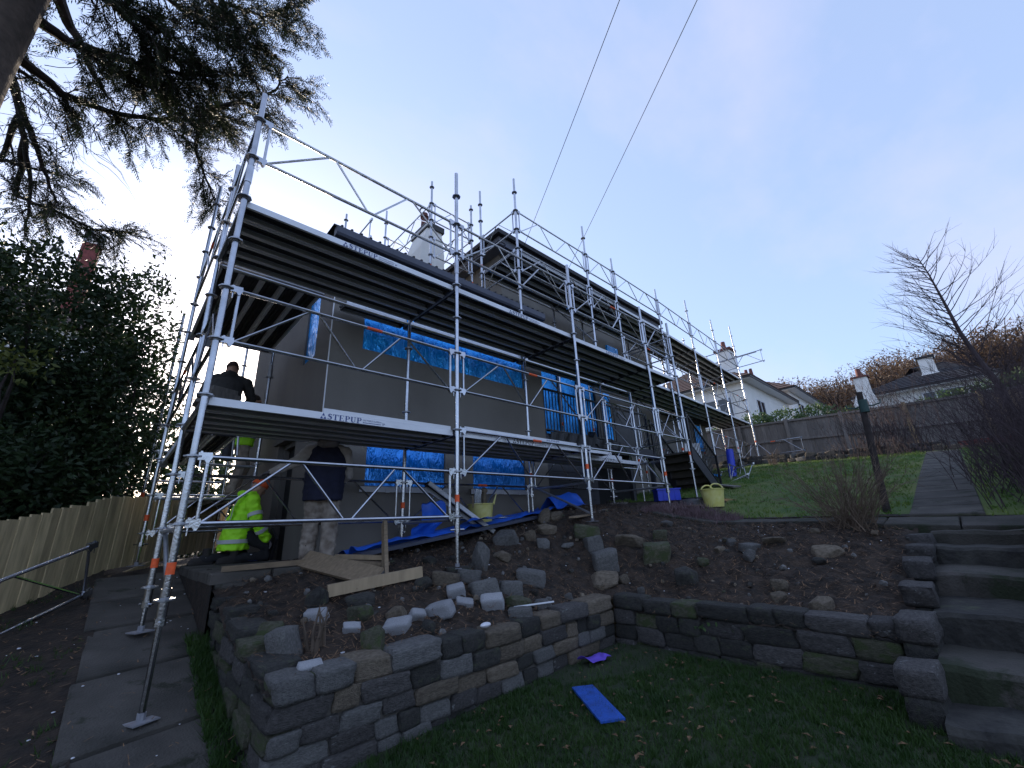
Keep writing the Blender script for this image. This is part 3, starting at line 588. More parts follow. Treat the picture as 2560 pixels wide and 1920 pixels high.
# ------------------------------------------------------------------ the house
house = thing('house', 'grey rendered two-storey house wrapped in scaffolding with windows under blue film', 'house', (7, 5, -3.4))
def wall_with_holes(name, plane, c, u0, u1, z0, z1, holes, th, material, parent):
    """plane 'y': wall facing -y at y=c spanning x; plane 'x': wall facing -x at x=c spanning y"""
    us = sorted(set([u0, u1]+[h[0] for h in holes]+[h[1] for h in holes])); zs = sorted(set([z0, z1]+[h[2] for h in holes]+[h[3] for h in holes]))
    m = MB()
    def P(u, d, z): return (u, c+d, z) if plane == 'y' else (c+d, u, z)
    for i in range(len(us)-1):
        for j in range(len(zs)-1):
            um, zm = (us[i]+us[i+1])/2, (zs[j]+zs[j+1])/2
            if any(h[0] < um < h[1] and h[2] < zm < h[3] for h in holes): continue
            m.add([P(us[i], 0, zs[j]), P(us[i+1], 0, zs[j]), P(us[i+1], 0, zs[j+1]), P(us[i], 0, zs[j+1])], [(0, 1, 2, 3)])
    for h in holes:
        q = [P(h[0], 0, h[2]), P(h[1], 0, h[2]), P(h[1], 0, h[3]), P(h[0], 0, h[3])]; b = [P(h[0], th, h[2]), P(h[1], th, h[2]), P(h[1], th, h[3]), P(h[0], th, h[3])]
        m.add(q+b, [(0, 1, 5, 4), (1, 2, 6, 5), (2, 3, 7, 6), (3, 0, 4, 7)])
    return m.build(name, material, parent)
H1 = [(2.10, 3.42, -2.52, -1.66), (3.98, 5.22, -2.52, -1.66), (1.93, 5.30, -0.52, 0.55)]
wall_with_holes('front_wall', 'y', 1.60, 1.45, 5.86, -4.2, 1.22, H1, 0.14, 'render_grey', house)
HS = [(2.62, 3.50, -3.7, -1.72), (2.2, 2.75, -0.55, 0.65)]
MB().box((1.46, 6.15, -4.2), (5.86, 6.2, 1.22)).build('back_wall', 'render_grey', house)
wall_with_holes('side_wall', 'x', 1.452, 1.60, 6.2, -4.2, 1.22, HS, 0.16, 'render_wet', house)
MB().box((1.448, 1.592, -3.9), (1.462, 1.602, 1.2)).build('corner_bead', 'pvc_white', house)
MB().box((5.855, 1.62, -3.6), (5.875, 2.85, 1.2)).build('return_wall', 'render_grey', house)
def window(u0, u1, z0, z1, y, fm, parent, panes, wrinkle=0.02, seed=0, sill=True, name='window', plane='y'):
    def P(u, d, z): return (u, y+d, z) if plane == 'y' else (y+d, u, z)
    fr = MB(); t = 0.055
    def bx(a, b, c, d, e, f): 
        p, q = P(a, e, c), P(b, f, d); fr.box(tuple(min(i, j) for i, j in zip(p, q)), tuple(max(i, j) for i, j in zip(p, q)))
    bx(u0, u0+t, z0, z1, .05, .11); bx(u1-t, u1, z0, z1, .05, .11); bx(u0+t, u1-t, z0, z0+t, .052, .108); bx(u0+t, u1-t, z1-t, z1, .052, .108)
    for i in range(1, panes): 
        u = lerp(u0, u1, i/panes); bx(u-.035, u+.035, z0+t, z1-t, .054, .106)
    w = fr.build(name, 'pvc_white', parent)
    gl = MB(); p, q = P(u0, .08, z0), P(u1, .09, z1); gl.box(tuple(min(i, j) for i, j in zip(p, q)), tuple(max(i, j) for i, j in zip(p, q))); gl.build('pane', 'glass_dark', w)
    # protective film: wrinkled sheet taped over frame
    n, k = max(10, int((u1-u0)*22)), max(8, int((z1-z0)*16)); fmb = MB(); vs = []
    for i in range(n+1):
        for j in range(k+1):
            u = lerp(u0+.008, u1-.008, i/n); z = lerp(z0+.008, z1-.008, j/k); e = min(i, n-i, 3)/3*min(j, k-j, 3)/3*1.2
            s = noise.noise(Vector((u*5+seed, z*2.2, seed)))+.6*noise.noise(Vector((u*11, z*5+u*6, seed+4)))+.3*noise.noise(Vector((u*25+z*9, z*14, seed)))
            vs.append(P(u, 0.028-0.5*wrinkle*e*s, z))
    fmb.add(vs, [(i*(k+1)+j, (i+1)*(k+1)+j, (i+1)*(k+1)+j+1, i*(k+1)+j+1) for i in range(n) for j in range(k)])
    fmb.build('protective_film', fm, w, smooth=True)
    if sill:
        sm = MB()
        for i in range(24):
            a, b = lerp(u0-.09, u1+.09, i/24), lerp(u0-.09, u1+.09, (i+1)/24); d = .01*noise.noise(Vector((a*9, seed, 1)))
            sm.add([P(a, -.055+d, z0-.085+d), P(b, -.055+d, z0-.085+d), P(b, -.06, z0-.012), P(a, -.06, z0-.012), P(a, .05, z0-.004), P(b, .05, z0-.004)], [(0, 1, 2, 3), (3, 2, 5, 4)])
        sm.build('taped_sill', 'pvc_white', w)
    return w
window(*H1[0], 1.60, 'film_flat', house, 2, 0.025, 1)
window(*H1[1], 1.60, 'film_flat', house, 2, 0.025, 5)
window(*H1[2], 1.60, 'film_blue', house, 4, 0.045, 9, sill=False)
window(2.2, 2.75, -0.55, 0.65, 1.452, 'film_blue', house, 1, 0.045, 12, sill=False, plane='x')
door = MB(); door.box((1.53, 2.62, -3.7), (1.60, 2.70, -1.72)); door.box((1.53, 3.42, -3.7), (1.60, 3.50, -1.72)); door.box((1.53, 2.70, -1.80), (1.60, 3.42, -1.72))
d_ = door.build('door_frame', 'render_wet', house); MB().box((1.605, 2.62, -3.7), (1.62, 3.5, -1.72)).build('doorway_shade', 'void_shade', d_)  # black sheet paints the darkness of the open doorway
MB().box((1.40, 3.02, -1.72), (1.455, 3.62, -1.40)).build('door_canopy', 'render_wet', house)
# left wing eaves: fascia, gutter, low tiled roof
MB().box((1.40, 1.57, 1.12), (5.90, 1.66, 1.145)).build('soffit', 'roof_dark', house)
g = MB(); g.prism([(1.44, 1.31), (1.56, 1.31), (1.56, 1.16), (1.46, 1.16), (1.44, 1.20)], 'x', 1.34, 5.95); g.build('gutter', 'fascia_dark', house)
MB().box((1.36, 1.562, 1.10), (5.93, 1.592, 1.31)).build('fascia_board', 'roof_dark', house)
rf = MB(); rf.add([(1.3, 1.48, 1.34), (5.97, 1.48, 1.34), (5.97, 4.0, 2.25), (3.2, 4.0, 2.25), (1.3, 6.4, 1.34), (5.97, 6.4, 1.34), (1.3, 1.48, 1.315), (5.97, 1.48, 1.315)], [(0, 1, 2, 3), (0, 3, 4), (4, 3, 2, 5), (0, 6, 7, 1)])
wing_roof = rf.build('wing_roof', 'roof_dark', house)
tl = MB()
for i in range(30): tl.tube((1.42+i*.155, 1.47, 1.345), (1.42+i*.155, 2.0, 1.525), 0.022, 6)
tl.build('eave_tiles', 'roof_dark', wing_roof)
# chimney on the wing
ch = MB(); ch.add([(4.2, 3.9, 1.6), (4.9, 3.9, 1.6), (4.9, 4.75, 1.6), (4.2, 4.75, 1.6), (4.2, 3.9, 3.75), (4.9, 3.9, 3.75), (4.9, 4.75, 3.75), (4.2, 4.75, 3.75), (4.40, 3.95, 4.45), (4.84, 3.95, 4.45), (4.84, 4.7, 4.45), (4.40, 4.7, 4.45)],
    [(0, 1, 5, 4), (1, 2, 6, 5), (2, 3, 7, 6), (3, 0, 4, 7), (4, 5, 9, 8), (5, 6, 10, 9), (6, 7, 11, 10), (7, 4, 8, 11), (8, 9, 10, 11)])
chim = ch.build('chimney', 'white_wall', house)
cp = MB(); cp.box((4.36, 3.9, 4.45), (4.90, 4.75, 4.62)); cp.build('chimney_cap', 'black_metal', chim)
for x, h in ((4.52, .55), (4.78, .3)):
    MB().tube((x, 4.3, 4.62), (x, 4.3, 4.62+h), 0.11, 10, 0.085).tube((x, 4.3, 4.62+h*.75), (x, 4.3, 4.62+h*.8), 0.125, 10).build('chimney_pot', 'pot_clay', chim)
cw = MB(); cw.path([(4.52+.16*math.cos(a), 4.3, 5.2+.16*math.sin(a)) for a in np.linspace(-.3, 3.4, 9)], .022, 6); cw.build('cowl_hoop', 'black_metal', chim)
# main block, upper storey and roof
MB().box((5.9, 2.8, -3.6), (13.3, 9.5, 3.72)).build('main_walls', 'render_grey', house)
MB().box((5.60, 2.48, 3.66), (13.62, 9.8, 3.72)).build('upper_soffit', 'soffit_grey', house)
MB().box((5.58, 2.46, 3.725), (13.64, 2.50, 3.90)).box((5.58, 2.50, 3.725), (5.62, 9.8, 3.90)).build('upper_fascia', 'soffit_grey', house)
rr = MB(); e0, e1, f0, f1 = 5.46, 13.76, 2.34, 9.9
rr.add([(e0, f0, 3.86), (e1, f0, 3.86), (e1, f1, 3.86), (e0, f1, 3.86), (e0, f0, 3.98), (e1, f0, 3.98), (e1, f1, 3.98), (e0, f1, 3.98), (e0+2.5, 6.1, 5.0), (e1-2.5, 6.1, 5.0)],
       [(3, 2, 1, 0), (0, 1, 5, 4), (1, 2, 6, 5), (2, 3, 7, 6), (3, 0, 4, 7), (4, 5, 9, 8), (5, 6, 9), (6, 7, 8, 9), (7, 4, 8)])
mr_ = rr.build('main_roof', 'roof_dark', house)
rt = MB()
for i in range(52): rt.tube((e0+.08+i*.159, f0-.03, 3.985), (e0+.08+i*.159, f0+.5, 4.12), 0.022, 6)
pass
MB().box((5.75, 2.40, 3.57), (13.5, 2.47, 3.66)).build('gutter', 'fascia_dark', house)
# small window high on the upper wall and its sill
MB().box((10.35, 2.74, 1.78), (10.95, 2.80, 2.22)).build('upper_window', 'film_blue', house)
MB().box((10.28, 2.66, 1.70), (11.05, 2.80, 1.775)).build('upper_sill', 'pvc_white', house)
# right wing, single storey
MB().box((13.31, 2.8, -3.0), (17.0, 9, 0.35)).build('right_wing_wall', 'render_grey', house)
MB().box((13.32, 2.6, 0.352), (17.25, 9.2, 0.48)).build('right_wing_roof', 'roof_dark', house)
wr = MB(); n = 10
wr.add([(15.75+.06*i, 2.74-.03*(i % 2)-.02*math.sin(j), lerp(-.75, .25, j/8)) for i in range(11) for j in range(9)], [(i*9+j, (i+1)*9+j, (i+1)*9+j+1, i*9+j+1) for i in range(10) for j in range(8)])
wr.build('wrapped_window', 'film_blue', house)
# patio doors behind the balcony
pd = MB()
for i in range(5): pd.box((6.1+i*.8, 2.70, -1.32), (6.16+i*.8, 2.798, 0.72))
pd.box((6.1, 2.70, 0.66), (9.36, 2.797, 0.72)); pdo = pd.build('patio_doors', 'black_metal', house)
for i in range(4):
    s = MB(); u0, u1 = 6.16+i*.8, 6.9+i*.8; vs = []
    for a in range(13):
        for b in range(19):
            u, z = lerp(u0, u1, a/12), lerp(-1.30, .66, b/18)
            vs.append((u, 2.745-.02*noise.noise(Vector((u*4, z*3, i)))-.012*noise.noise(Vector((u*12, z*5, i))), z))
    s.add(vs, [(a*19+b, (a+1)*19+b, (a+1)*19+b+1, a*19+b+1) for a in range(12) for b in range(18)]); s.build('protective_film', 'film_blue', pdo, smooth=True)
s = MB(); s.add([(9.75+.05*i, 2.76-.02*(i % 2), lerp(-1.1, .5, j/6)) for i in range(9) for j in range(7)], [(i*7+j, (i+1)*7+j, (i+1)*7+j+1, i*7+j+1) for i in range(8) for j in range(6)]); s.build('wrapped_window', 'film_blue', house)
# balcony deck with dark boarding, railing, stairs
deck = thing('balcony', 'timber balcony deck with dark boarded front and black railings', 'balcony', (8, 2.2, -2.8))
for i in range(9): MB().box((5.88, 1.66+i*.127, -1.40), (10.2, 1.66+i*.127+.12, -1.35)).build('deck_board', 'cladding', deck)
for i in range(9):
    z = -3.05+i*.185; MB().box((5.88, 1.615+.006*(i % 2), z), (7.42, 1.65, z+.178)).build('cladding_board', 'cladding', deck)
MB().box((7.42, 1.62, -1.60), (10.2, 1.655, -1.36)).build('deck_fascia', 'cladding', deck)
MB().box((7.45, 2.30, -3.2), (10.2, 2.34, -1.45)).build('underdeck_shade', 'void_shade', deck)  # black sheet paints the shade in the open space under the deck
for x in (7.46, 9.0, 10.1): MB().box((x, 1.66, -3.0), (x+.1, 1.76, -1.42)).build('post', 'cladding', deck)
def railing(parent, a, b, h, gap, nm='railing'):
    a, b = Vector(a), Vector(b); m = MB(); up = Vector((0, 0, h))
    m.beam(a+up, b+up, .05, .035); m.beam(a+Vector((0, 0, .09)), b+Vector((0, 0, .09)), .03, .025)
    for P in (a, b): m.beam(P, P+up+Vector((0, 0, .04)), .05, .05, up=(0, 1, 0))
    o = m.build(nm, 'black_metal', parent); n = int((b-a).length/gap)
    for i in range(1, n):
        P = a.lerp(b, i/n); MB().box((P.x-.008, P.y-.008, P.z+.09), (P.x+.008, P.y+.008, P.z+h)).build('baluster', 'black_metal', o)
railing(deck, (5.93, 1.68, -1.35), (10.15, 1.68, -1.35), 0.98, 0.105)
MB().box((8.55, 1.66, -1.33), (9.75, 1.672, -.45)).build('boarded_panel', 'black_sheet', deck)
sh = MB(); vs = []
for i in range(40):
    x = lerp(6.0, 8.6, i/39); dz = .05*noise.noise(Vector((x*3, 0, 0)))+.03*noise.noise(Vector((x*9, 0, 0)))+(.12 if 22 < i < 25 else 0)
    vs += [(x, 1.60+.02*math.sin(i), -1.50+dz*.5), (x, 1.585+.03*math.sin(i*1.3), -1.30+dz), (x, 1.75, -1.25+dz)]
sh.add(vs, [(3*i+k, 3*i+3+k, 3*i+4+k, 3*i+1+k) for i in range(39) for k in (0, 1)])
tag(sh.build('black_sheeting', 'black_sheet'), 'torn black sheeting lying along the balcony edge', 'sheeting')
stairs = thing('balcony_stairs', 'dark timber stairs with black railings leading from balcony to lawn', 'stairs', (10.9, 1.2, -2.45))
nst = 6
for i in range(nst):
    z = -1.53-i*.178; x = 10.2+i*.245
    MB().box((x, .62, z-.04), (x+.275, 1.60, z)).build('tread', 'stair_wood', stairs)
    MB().box((x+.25, .63, z-.178), (x+.27, 1.59, z-.042)).build('riser', 'stair_wood', stairs)
for y in (.57, 1.605):
    m = MB(); m.add([(10.2, y, -1.42), (10.2, y, -1.75), (11.45, y, -2.65), (11.78, y, -2.65), (11.78, y, -2.55), (10.25, y, -1.42)]+[(10.2, y+.04, -1.42), (10.2, y+.04, -1.75), (11.45, y+.04, -2.65), (11.78, y+.04, -2.65), (11.78, y+.04, -2.55), (10.25, y+.04, -1.42)],
        [(0, 1, 2, 3, 4, 5), (11, 10, 9, 8, 7, 6)]+[(i, (i+1) % 6, 6+(i+1) % 6, 6+i) for i in range(6)]); m.build('stringer', 'cladding', stairs)
    railing(stairs, (10.25, y+.02, -1.46), (11.7, y+.02, -2.5), 0.92, 0.11)
# ------------------------------------------------------------------ scaffolding
scaf = thing('scaffolding', 'galvanised modular scaffolding with steel decks and lattice guardrails around the house', 'scaffolding', (5, 0.6, -3.2))
RT = 0.0265
def shared(name, mb, mats_, smooth=False):
    o = mb.build(name, mats_, None, smooth, origin=(0, 0, 0)); me = o.data; bpy.data.objects.remove(o); return me
def oct_ring(m, z, r, h, n=8): m.tube((0, 0, z-h/2), (0, 0, z+h/2), r, n)
m = MB(); oct_ring(m, 0, .062, .011); oct_ring(m, 0, .034, .03); ROS = shared('rosette', m, 'galv_dark', True)
m = MB(); m.box((-.075, -.075, 0), (.075, .075, .008)); m.tube((0, 0, .008), (0, 0, .05), .026, 8); PLATE = shared('base_plate', m, 'plate_steel')
m = MB(); m.tube((0, 0, -.025), (0, 0, .025), .036, 8); m.tube((-.085, 0, 0), (.085, 0, 0), .011, 6); NUT = shared('jack_nut', m, 'galv')
m = MB(); m.tube((0, 0, -.04), (0, 0, .04), RT+.0022, 10); BAND = shared('orange_band', m, 'orange_tape', True); 
m = MB(); m.tube((0, 0, -.1), (0, 0, .1), .032, 10); COLL = shared('spigot_collar', m, 'galv', True)
def standard(x, y, zb, zt, band=None, collar=(), roz=0.0, plate=True):
    jack = min(.42, max(.18, (-3.5-zb if False else .36)))
    z0 = math.floor((zb+.30)*2)/2+.5-.12 if plate else zb
    m = MB(); m.tube((x, y, z0), (x, y, zt), RT, 12)
    o = m.build('standard', 'galv', scaf, True)
    k = math.ceil((z0+.05)*2)/2
    while k < zt-.03:
        link('rosette', ROS, (x, y, k+roz), o); k += .5
    if plate:
        MB().tube((x, y, zb+.01), (x, y, z0+.02), .019, 8).build('jack', 'galv', o, True)
        link('base_plate', PLATE, (x, y, zb), o, rot=(0, 0, .4)); link('jack_nut', NUT, (x, y, z0-.02), o, rot=(0, 0, random.uniform(0, 3)))
        link('spigot_collar', COLL, (x, y, z0+.09), o)
        link('orange_band', BAND, (x, y, (band if band is not None else z0+.32)), o)
    for c in collar: link('spigot_collar', COLL, (x, y, c), o)
    return o
def yr(x): return 1.25 if x < 9 else float(np.interp(x, [8.75, 11.25, 13.75, 16.25, 18.75], [1.25, 1.28, 1.38, 1.48, 1.58]))
def yi(x): return yr(x)+1.22
for x, zb, zt, cl in ((0, hpath(0)+.03, 1.37, (.28,)), (2.5, hz(2.5, 0)+.015, 1.93, (.28,)), (5, hz(5, 0), 1.41, ()), (7.5, hz(7.5, 0), 1.4, ()), (8.75, hz(8.75, 0), 1.38, ())):
    standard(x, 0, zb, zt, collar=cl)
for x, zb, zt in ((0, hpath(1.25)+.03, 1.39), (2.5, hz(2.5, 1.25), 0.02), (5, hz(5, 1.25), 4.39), (7.5, hz(7.5, 1.25), 4.38), (8.75, hz(8.75, 1.25), 3.93), (11.25, -2.24, 3.9), (13.75, hz(13.75, 1.4)+.04, 4.44), (16.25, hz(16.25, 1.5)+.04, 4.48), (18.75, hz(18.75, 1.6)+.1, 5.0)):
    standard(x, yr(x), zb, zt)
for x, zb, zt in ((5, 1.72, 4.92), (7.5, -1.35, 3.6), (8.75, -1.35, 3.6), (11.25, hz(11.25, 2.5)+.04, 3.9), (13.75, hz(13.75, 2.6)+.04, 4.0), (16.25, hz(16.25, 2.7)+.04, 4.1), (18.75, hz(18.75, 2.8)+.1, 3.9)):
    standard(x, yi(x), zb, zt)
for x, y, zb, zt in ((0, 3.75, hpath(3.75)+.02, 2.9), (0, 6.25, -3.2, 1.4), (1.22, 3.75, -3.50, .05), (1.22, 6.25, -3.52, 1.4), (1.3, 8.75, -3.52, 1.4)):
    standard(x, y, zb, zt)
# chimney tower on the wing roof
TW = [(4.05, 3.2, 1.88, 5.18), (5.28, 3.2, 1.88, 5.14), (4.05, 5.7, 2.2, 5.95), (5.28, 5.75, 2.2, 6.6), (2.9, 5.7, 2.1, 5.2)]
for t_ in TW: standard(*t_)
# lattice guardrail frames (local x along the bay)
def frame_mesh(Ln, tape=True):
    m = MB(); r1, r2_ = .0172, .0115; e = .085; h = .5
    m.tube((e-.02, 0, h), (Ln-e+.02, 0, h), r1, 8); m.tube((e-.02, 0, 0), (Ln-e+.02, 0, 0), r1, 8)
    for x in (e+.015, Ln-e-.015): m.tube((x, 0, .0), (x, 0, h), .0135, 8)
    a = e+.04; n = 4 if Ln > 2 else 3
    if n == 4: pts = [(a, 0), (Ln*.285, h), (Ln*.315, h), (Ln*.485, 0), (Ln*.515, 0), (Ln*.685, h), (Ln*.715, h), (Ln-a, 0)]
    else: pts = [(a, 0), (Ln*.48, h), (Ln*.52, h), (Ln-a, 0)]
    for i in range(0, len(pts), 2): m.tube((pts[i][0], 0, pts[i][1]+.005), (pts[i+1][0], 0, pts[i+1][1]-.005), r2_, 6)
    for x, s in ((0, 1), (Ln, -1)):
        for z in (0, h):
            k = -1 if z == 0 else 1
            m.prism([(x+s*.03, z+.03), (x+s*.12, z+.035), (x+s*.125, z-.005), (x+s*.105, z-.05), (x+s*.09, z-.05), (x+s*.075, z-.025), (x+s*.03, z-.028)], 'y', -.02, .02)
            m.prism([(x+s*.042, z+.045), (x+s*.058, z+.045), (x+s*.054, z-.085), (x+s*.048, z-.085)], 'y', -.006, .006)
    if Ln > 2 and tape: m.tube((Ln*.52, 0, h), (Ln*.59, 0, h), r1+.0012, 8, mi=1)
    return shared('guardrail_frame', m, ['galv', 'orange_tape'], True)
FRP = frame_mesh(2.5, False); frng = random.Random(3)
FR = {2.5: frame_mesh(2.5), 1.25: frame_mesh(1.25), 1.22: frame_mesh(1.22)}
def fr(p, q, z):
    p = Vector((*p, z)); q = Vector((*q, z)); d = q-p; key = min(FR, key=lambda k: abs(k-d.length))
    return link('guardrail_frame', FRP if key == 2.5 and (z > 1 or frng.random() < .4) else FR[key], p, scaf, rot=(0, 0, math.atan2(d.y, d.x)), scale=(d.length/key, 1, 1))
BX = [0, 2.5, 5, 7.5, 8.75]
for i in range(4):
    a, b = BX[i], BX[i+1]
    fr((a, 0), (b, 0), .5); fr((a, 0), (b, 0), -1.5)
fr((0, 0), (2.5, 0), -3.0); fr((2.5, 0), (5, 0), -2.5); fr((5, 0), (7.5, 0), -2.5)
fr((0, 1.25), (2.5, 1.25), -3.0); fr((2.5, 1.25), (5, 1.25), -3.0); fr((5, 1.25), (7.5, 1.25), -2.5); fr((7.5, 1.25), (8.75, 1.25), -2.0); fr((7.5, 1.25), (8.75, 1.25), -1.0)
fr((8.75, 0), (8.75, 1.25), .5); fr((8.75, 0), (8.75, 1.25), -1.5)
for a, b in ((0, 1.25), (1.25, 3.75)):
    fr((0, a), (0, b), .5); fr((0, a), (0, b), -1.5)
fr((0, 3.75), (1.22, 3.75), -3.0); fr((0, 6.25), (1.22, 6.25), -1.5)
UX = [5, 7.5, 8.75, 11.25, 13.75, 16.25, 18.75]
for i in range(6):
    a, b = UX[i], UX[i+1]
    fr((a, yr(a)), (b, yr(b)), 3.0)
    if a >= 8.75: fr((a, yr(a)), (b, yr(b)), 1.0)
fr((5, 1.25), (7.5, 1.25), 2.0); fr((7.5, 1.25), (8.75, 1.25), 2.0); fr((5, 1.25), (5, 2.47), 3.0); fr((5, 1.25), (5, 2.47), 2.0)
fr((5, 2.47), (7.5, 2.47), .5); fr((7.5, 2.47), (8.75, 2.47), .5); fr((13.75, yr(13.75)), (16.25, yr(16.25)), -1.0); fr((11.25, yi(11.25)), (13.75, yi(13.75)), -1.5); fr((16.25, yr(16.25)), (18.75, yr(18.75)), -1.0)
fr((18.8, 3.0), (18.8, .5), 3.0); fr((18.75, yr(18.75)), (18.75, yi(18.75)), 1.0); fr((18.78, 2.3), (18.78, -.1), -.9)
fr((4.05, 3.2), (5.28, 3.2), 4.0); fr((4.05, 3.2), (5.28, 3.2), 3.0); fr((4.05, 3.2), (4.05, 5.7), 4.0); fr((5.28, 3.2), (5.28, 5.75), 4.0); fr((4.05, 5.7), (5.28, 5.75), 4.5); fr((2.9, 5.7), (4.05, 5.7), 4.0); fr((2.9, 3.9), (2.9, 5.7), 3.4)
# ledgers and transoms
def tubep(p, q, r=.0205, nm='transom', mt='galv_dark'): MB().tube(p, q, r, 8).build(nm, mt, scaf, True)
for x in BX:
    for z in (-.045, -2.045):
        if not (x > 8 and z < -1): tubep((x, .03, z), (x, 1.22, z))
for x in BX[:4]: tubep((x, .03, -2.545 if x > 4 else -3.03), (x, 1.22, -2.545 if x > 4 else -3.03), .018)
for a, b in zip(BX[:-1], BX[1:]): tubep((a, 1.25, -.09), (b, 1.25, -.09), .024, 'ledger', 'galv')
for y in (1.25, 3.75, 6.25):
    for z in (-.045, -2.045): tubep((.03, y, z), (1.2, y, z))
tubep((.03, 3.75, -2.545), (1.2, 3.75, -2.545)); tubep((.03, 6.25, -2.545), (1.2, 6.25, -2.545))
for x in UX:
    tubep((x, yr(x), 2.455), (x, yi(x), 2.455))
    if x >= 8.75: tubep((x, yr(x), .455), (x, yi(x), .455)); tubep((x, yr(x), 2.0), (x, yi(x), 2.0), .018)
    if x >= 11: tubep((x, yr(x), -1.0), (x, yi(x), -1.0), .018)
for a, b in zip(UX[:-1], UX[1:]):
    tubep((a, yi(a), 2.41), (b, yi(b), 2.41), .024, 'ledger', 'galv')
    if a >= 8.75: tubep((a, yi(a), .41), (b, yi(b), .41), .024, 'ledger', 'galv')
tubep((18.75, .75, 3.45), (18.75, 2.9, 3.45)); tubep((16.25, 1.2, 3.0), (16.25, 2.9, 3.0), .018)
for (x0, y0, z0), (x1, y1, z1) in (((7.5, .05, -2.5), (7.55, 1.2, -1.0)), ((5, .03, -3.0), (5, 1.2, -2.5)), ((0.02, .05, -3.5), (0.02, 1.2, -3.0)), ((8.75, 1.25, -1.0), (8.75, 2.4, .4)), ((11.25, 1.3, -1.0), (11.3, 2.4, .4)), ((7.5, 1.25, 1.0), (7.5, 2.4, 2.4))):
    tubep((x0, y0, z0), (x1, y1, z1), .018, 'brace')
for z in (.3, -.4, -2.25): MB().tube((1.22, 3.75, z-.12), (1.22, 3.75, z+.12), .036, 8).build('coupler', 'galv_dark', scaf)
for x, y, z in ((0.06, 1.27, -1.05), (0.06, 1.27, .93), (0.05, 3.75, -.06), (5.05, 1.3, 2.42), (8.75, 1.29, 2.02), (13.75, 1.42, .46), (11.3, 1.3, .46), (0.05, 3.73, -2.05)):
    MB().obox((x, y, z), (.09, .08, .10), Matrix.Rotation(.6, 3, 'X')).tube((x-.06, y, z), (x+.07, y+.02, z+.03), .014, 6).build('coupler', 'galv_dark', scaf)

# --- lettering: serif capitals built as flat shapes (unit height 1, origin at the baseline left)
def arc(cx, cy, rx, ry, a0, a1, n=10): return [(cx+rx*math.cos(lerp(a0, a1, i/n)), cy+ry*math.sin(lerp(a0, a1, i/n))) for i in range(n+1)]
def letter(ch):
    """list of polygons (quad strips flattened to quads) and advance width"""
    R = lambda x0, y0, x1, y1: [(x0, y0), (x1, y0), (x1, y1), (x0, y1)]
    def ring(o, i): return [[o[k], o[k+1], i[k+1], i[k]] for k in range(len(o)-1)]
    if ch == 'T': return [R(.32, .06, .52, .93), R(.20, 0, .64, .06), R(.0, .93, .84, 1), [(.0, .70), (.05, .70), (.12, .93), (.0, .93)], [(.79, .70), (.84, .70), (.84, .93), (.72, .93)]], .92
    if ch == 'E': return [R(.10, .06, .30, .94), R(0, 0, .78, .06), R(0, .94, .74, 1), R(.30, .47, .56, .53), R(.52, .38, .56, .62), [(.70, .06), (.78, .06), (.78, .28), (.74, .28)], [(.66, .94), (.70, .74), (.74, .74), (.74, .94)]], .88
    if ch == 'P': return [R(.10, .06, .30, .94), R(0, 0, .42, .06), R(0, .94, .45, 1), R(.30, .44, .45, .50)]+ring(arc(.45, .72, .33, .28, -math.pi/2, math.pi/2), arc(.45, .72, .13, .22, -math.pi/2, math.pi/2)), .86
    if ch == 'U': return [R(.08, .35, .28, .94), R(-.02, .94, .40, 1), R(.66, .35, .74, .94), R(.54, .94, .86, 1)]+ring(arc(.41, .35, .33, .36, math.pi, 2*math.pi), arc(.47, .35, .19, .27, math.pi, 2*math.pi)), .96
    if ch == 'S':
        c = [(.60, .80), (.52, .93), (.36, .96), (.20, .90), (.13, .76), (.20, .63), (.36, .54), (.52, .45), (.58, .30), (.52, .12), (.34, .04), (.16, .07), (.06, .22)]
        w = [.02, .05, .06, .08, .10, .12, .13, .12, .10, .08, .06, .05, .02]; o, i_ = [], []
        for k in range(len(c)):
            a, b = c[max(0, k-1)], c[min(len(c)-1, k+1)]; dx, dy = b[0]-a[0], b[1]-a[1]; n = math.hypot(dx, dy); o.append((c[k][0]-dy/n*w[k], c[k][1]+dx/n*w[k])); i_.append((c[k][0]+dy/n*w[k], c[k][1]-dx/n*w[k]))
        return ring(o, i_)+[R(.58, .70, .62, .97), R(.03, .03, .07, .30)], .74
    return [], .5
